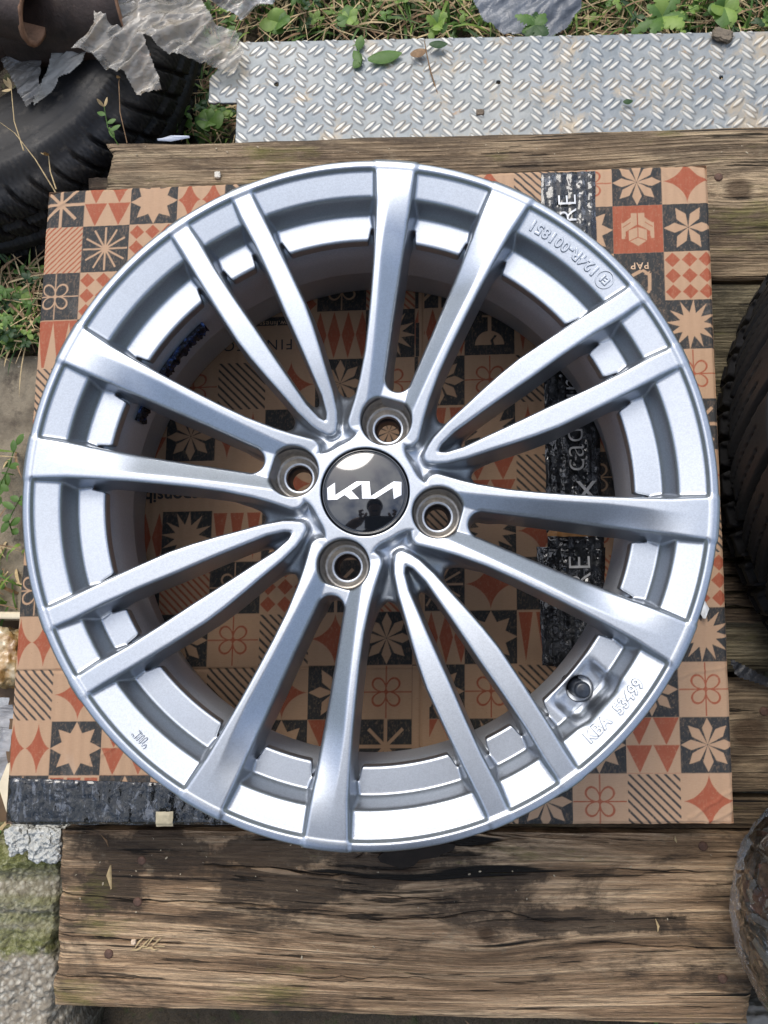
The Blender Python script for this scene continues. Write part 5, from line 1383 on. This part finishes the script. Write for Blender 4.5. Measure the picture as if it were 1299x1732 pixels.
lump('bark_crumb', 812, 190, BZ - .003, .0040, .0032, .0014, flat_mat('bark_crumb', (.13, .10, .07), .9), 'dark crumb of bark on the tread plate above the wheel', 'bark crumb', 3)
lump('bark_crumb', 1222, 60, BZ, .010, .006, .003, flat_mat('bark_piece', (.15, .12, .085), .9), 'rough bark piece on the far edge of the plate at the right', 'bark crumb', 8, -.4)
lump('pebble', 368, 296, BZ + .0015, .0030, .0034, .0018, flat_mat('pale_stone', (.55, .52, .45), .8), 'white pebble on the far board, left of the rim', 'pebble', 5)
lump('pebble', 226, 1593, BZ + .002, .0022, .0022, .0014, flat_mat('tan_stone', (.62, .48, .34), .8), 'tiny tan pebble on the near board by the seed head', 'pebble', 6)
lump('stone', 1255, 1738, -.19, .040, .022, .02, flat_mat('grey_stone', (.20, .19, .17), .9, 0, .3, 60, .6, .003), 'grey stone below the right half of the near board', 'stone', 7)
# crumbs and grit strewn on the boards
bm = bmesh.new(); r_ = random.Random(9)
for k in range(70):
    if r_.random() < .75: px, py, z = r_.uniform(115, 1230), 1410 + abs(r_.gauss(0, 110)), BZ + .0022
    else: px, py, z = r_.uniform(200, 1290), r_.uniform(245, 262), BZ + .001
    if py > 1690: continue
    p = at(px, py, z); s_ = r_.uniform(.0003, .0009)
    m_ = Matrix.Translation(p) @ Matrix.Rotation(r_.uniform(0, 6), 4, 'Z') @ Matrix.Diagonal((s_ * r_.uniform(1, 2.4), s_, s_ * .6, 1))
    bmesh.ops.create_icosphere(bm, subdivisions=1, radius=1, matrix=m_)
me = bpy.data.meshes.new('grit'); bm.to_mesh(me); bm.free(); tag(link('grit', me, flat_mat('grit', (.36, .30, .21), .9, 0, .5, 400, .1)), kind='stuff')

# ------------------------------------------------------------------ the photographer leaning over the wheel (mirrored in the cap and the paint)
def skin_body(name, verts, edges, root, mat, parent, sub=2):
    me = bpy.data.meshes.new(name); me.from_pydata([v[:3] for v in verts], edges, [])
    o = bpy.data.objects.new(name, me); COL.objects.link(o)
    sk = o.modifiers.new('skin', 'SKIN'); sk.use_smooth_shade = True
    for i, v in enumerate(verts):
        d = me.skin_vertices[0].data[i]; d.radius = (v[3], v[4] if len(v) > 4 else v[3]); d.use_root = (i == root)
    ss = o.modifiers.new('sub', 'SUBSURF'); ss.levels = sub; ss.render_levels = sub
    dg = bpy.context.evaluated_depsgraph_get(); m2 = bpy.data.meshes.new_from_object(o.evaluated_get(dg))
    bpy.data.objects.remove(o); m2.materials.clear()
    return link(name, m2, mat, parent, True)
SKINM = flat_mat('skin', (.42, .25, .18), .5, 0, .1, 60, .1); JACK = flat_mat('dark_jacket', (.018, .020, .026), .8, 0, .3, 200, .4, .001)
JEAN = flat_mat('dark_trousers', (.02, .025, .04), .85, 0, .3, 200, .4, .001); KNIT = flat_mat('knit_cap', (.015, .015, .018), .9, 0, .3, 300, .6, .001)
who = empty('person', (0, -.82, GZ)); tag(who, 'person in dark jacket and knit cap leaning over the wheel, mirrored in the hub cap', 'person')
O = Vector((0, -.82, GZ))
def W2(x, y, z, r, r2=None): return (x - O.x, y - O.y, z - O.z, r, r2 or r)
V_ = [W2(.03, -.86, .62, .145, .11), W2(.03, -.72, .84, .145, .11), W2(.03, -.50, 1.04, .155, .11), W2(.03, -.33, 1.17, .14, .10), W2(.03, -.21, 1.23, .055), W2(.03, -.12, 1.27, .066, .075), W2(.03, -.045, 1.28, .088, .10), W2(.03, .02, 1.30, .078, .085),
      W2(-.15, -.34, 1.16, .058), W2(-.25, -.24, .92, .050), W2(-.12, -.12, .745, .036), W2(-.065, -.095, .715, .028),
      W2(.21, -.34, 1.16, .058), W2(.31, -.24, .92, .050), W2(.19, -.13, .745, .036), W2(.135, -.10, .715, .028),
      W2(-.08, -.88, .56, .10), W2(-.13, -.80, .16, .070), W2(-.14, -.86, -.18, .052), W2(-.14, -.72, -.215, .040),
      W2(.14, -.88, .56, .10), W2(.19, -.80, .16, .070), W2(.20, -.86, -.18, .052), W2(.20, -.72, -.215, .040)]
E_ = [(0, 1), (1, 2), (2, 3), (3, 4), (4, 5), (5, 6), (6, 7), (3, 8), (8, 9), (9, 10), (10, 11), (3, 12), (12, 13), (13, 14), (14, 15), (0, 16), (16, 17), (17, 18), (18, 19), (0, 20), (20, 21), (21, 22), (22, 23)]
bd = skin_body('body', V_, E_, 0, [JACK, SKINM, JEAN], who)
for p in bd.data.polygons:
    c = p.center + O
    p.material_index = 2 if c.z < .60 and c.y < -.45 else (1 if (c.z > 1.2 and c.y > -.17) or (c.z < .755 and c.y > -.16) else 0)
# knit cap over the crown (the head looks down, crown towards +y)
capm = bmesh.new(); bmesh.ops.create_uvsphere(capm, u_segments=28, v_segments=18, radius=1)
bmesh.ops.delete(capm, geom=[v for v in capm.verts if v.co.z < -.05], context='VERTS')
hc = Vector((.03, -.015, 1.315)) - O
for v in capm.verts: v.co = Matrix.Rotation(math.radians(-38), 3, 'X') @ Vector((v.co.x * .098, v.co.y * .112, v.co.z * .100)); v.co += hc
for f in capm.faces: f.smooth = True
me = bpy.data.meshes.new('knit_cap'); capm.to_mesh(me); capm.free(); link('knit_cap', me, KNIT, who)
# fingers curled on the phone's long sides
for sx_, wx in ((-1, -.065), (1, .135)):
    for k in range(4):
        y = -.10 + k * .021; L = (.9, 1, .95, .8)[k]
        ft = [W2(wx, -.095 + k * .012, .715, .010), W2(wx + sx_ * .012, y, .698, .0088), W2(wx - sx_ * .006 * L, y + .004, .676, .0080), W2(wx - sx_ * .020 * L, y + .005, .669, .0068)]
        skin_body('finger', ft, [(0, 1), (1, 2), (2, 3)], 0, SKINM, who, 1)
    th = [W2(wx, -.10, .716, .012), W2(wx - sx_ * .020, -.075, .710, .0105), W2(wx - sx_ * .035, -.045, .700, .0085)]
    skin_body('thumb', th, [(0, 1), (1, 2)], 0, SKINM, who, 1)
ph = bmesh.new(); bmesh.ops.create_cube(ph, size=1)
bmesh.ops.scale(ph, verts=ph.verts, vec=(.156, .074, .0085)); bmesh.ops.bevel(ph, geom=list(ph.edges), offset=.0035, segments=3, affect='EDGES')
me = bpy.data.meshes.new('phone'); ph.to_mesh(me); ph.free()
phone = link('phone', me, flat_mat('phone_black', (.01, .01, .012), .2)); phone.matrix_world = Matrix.Translation(Vector(CAM) + AX @ Vector((.0, -.022, .0075))) @ AX.to_4x4()
tag(phone, 'black phone held level above the wheel in both hands', 'phone')
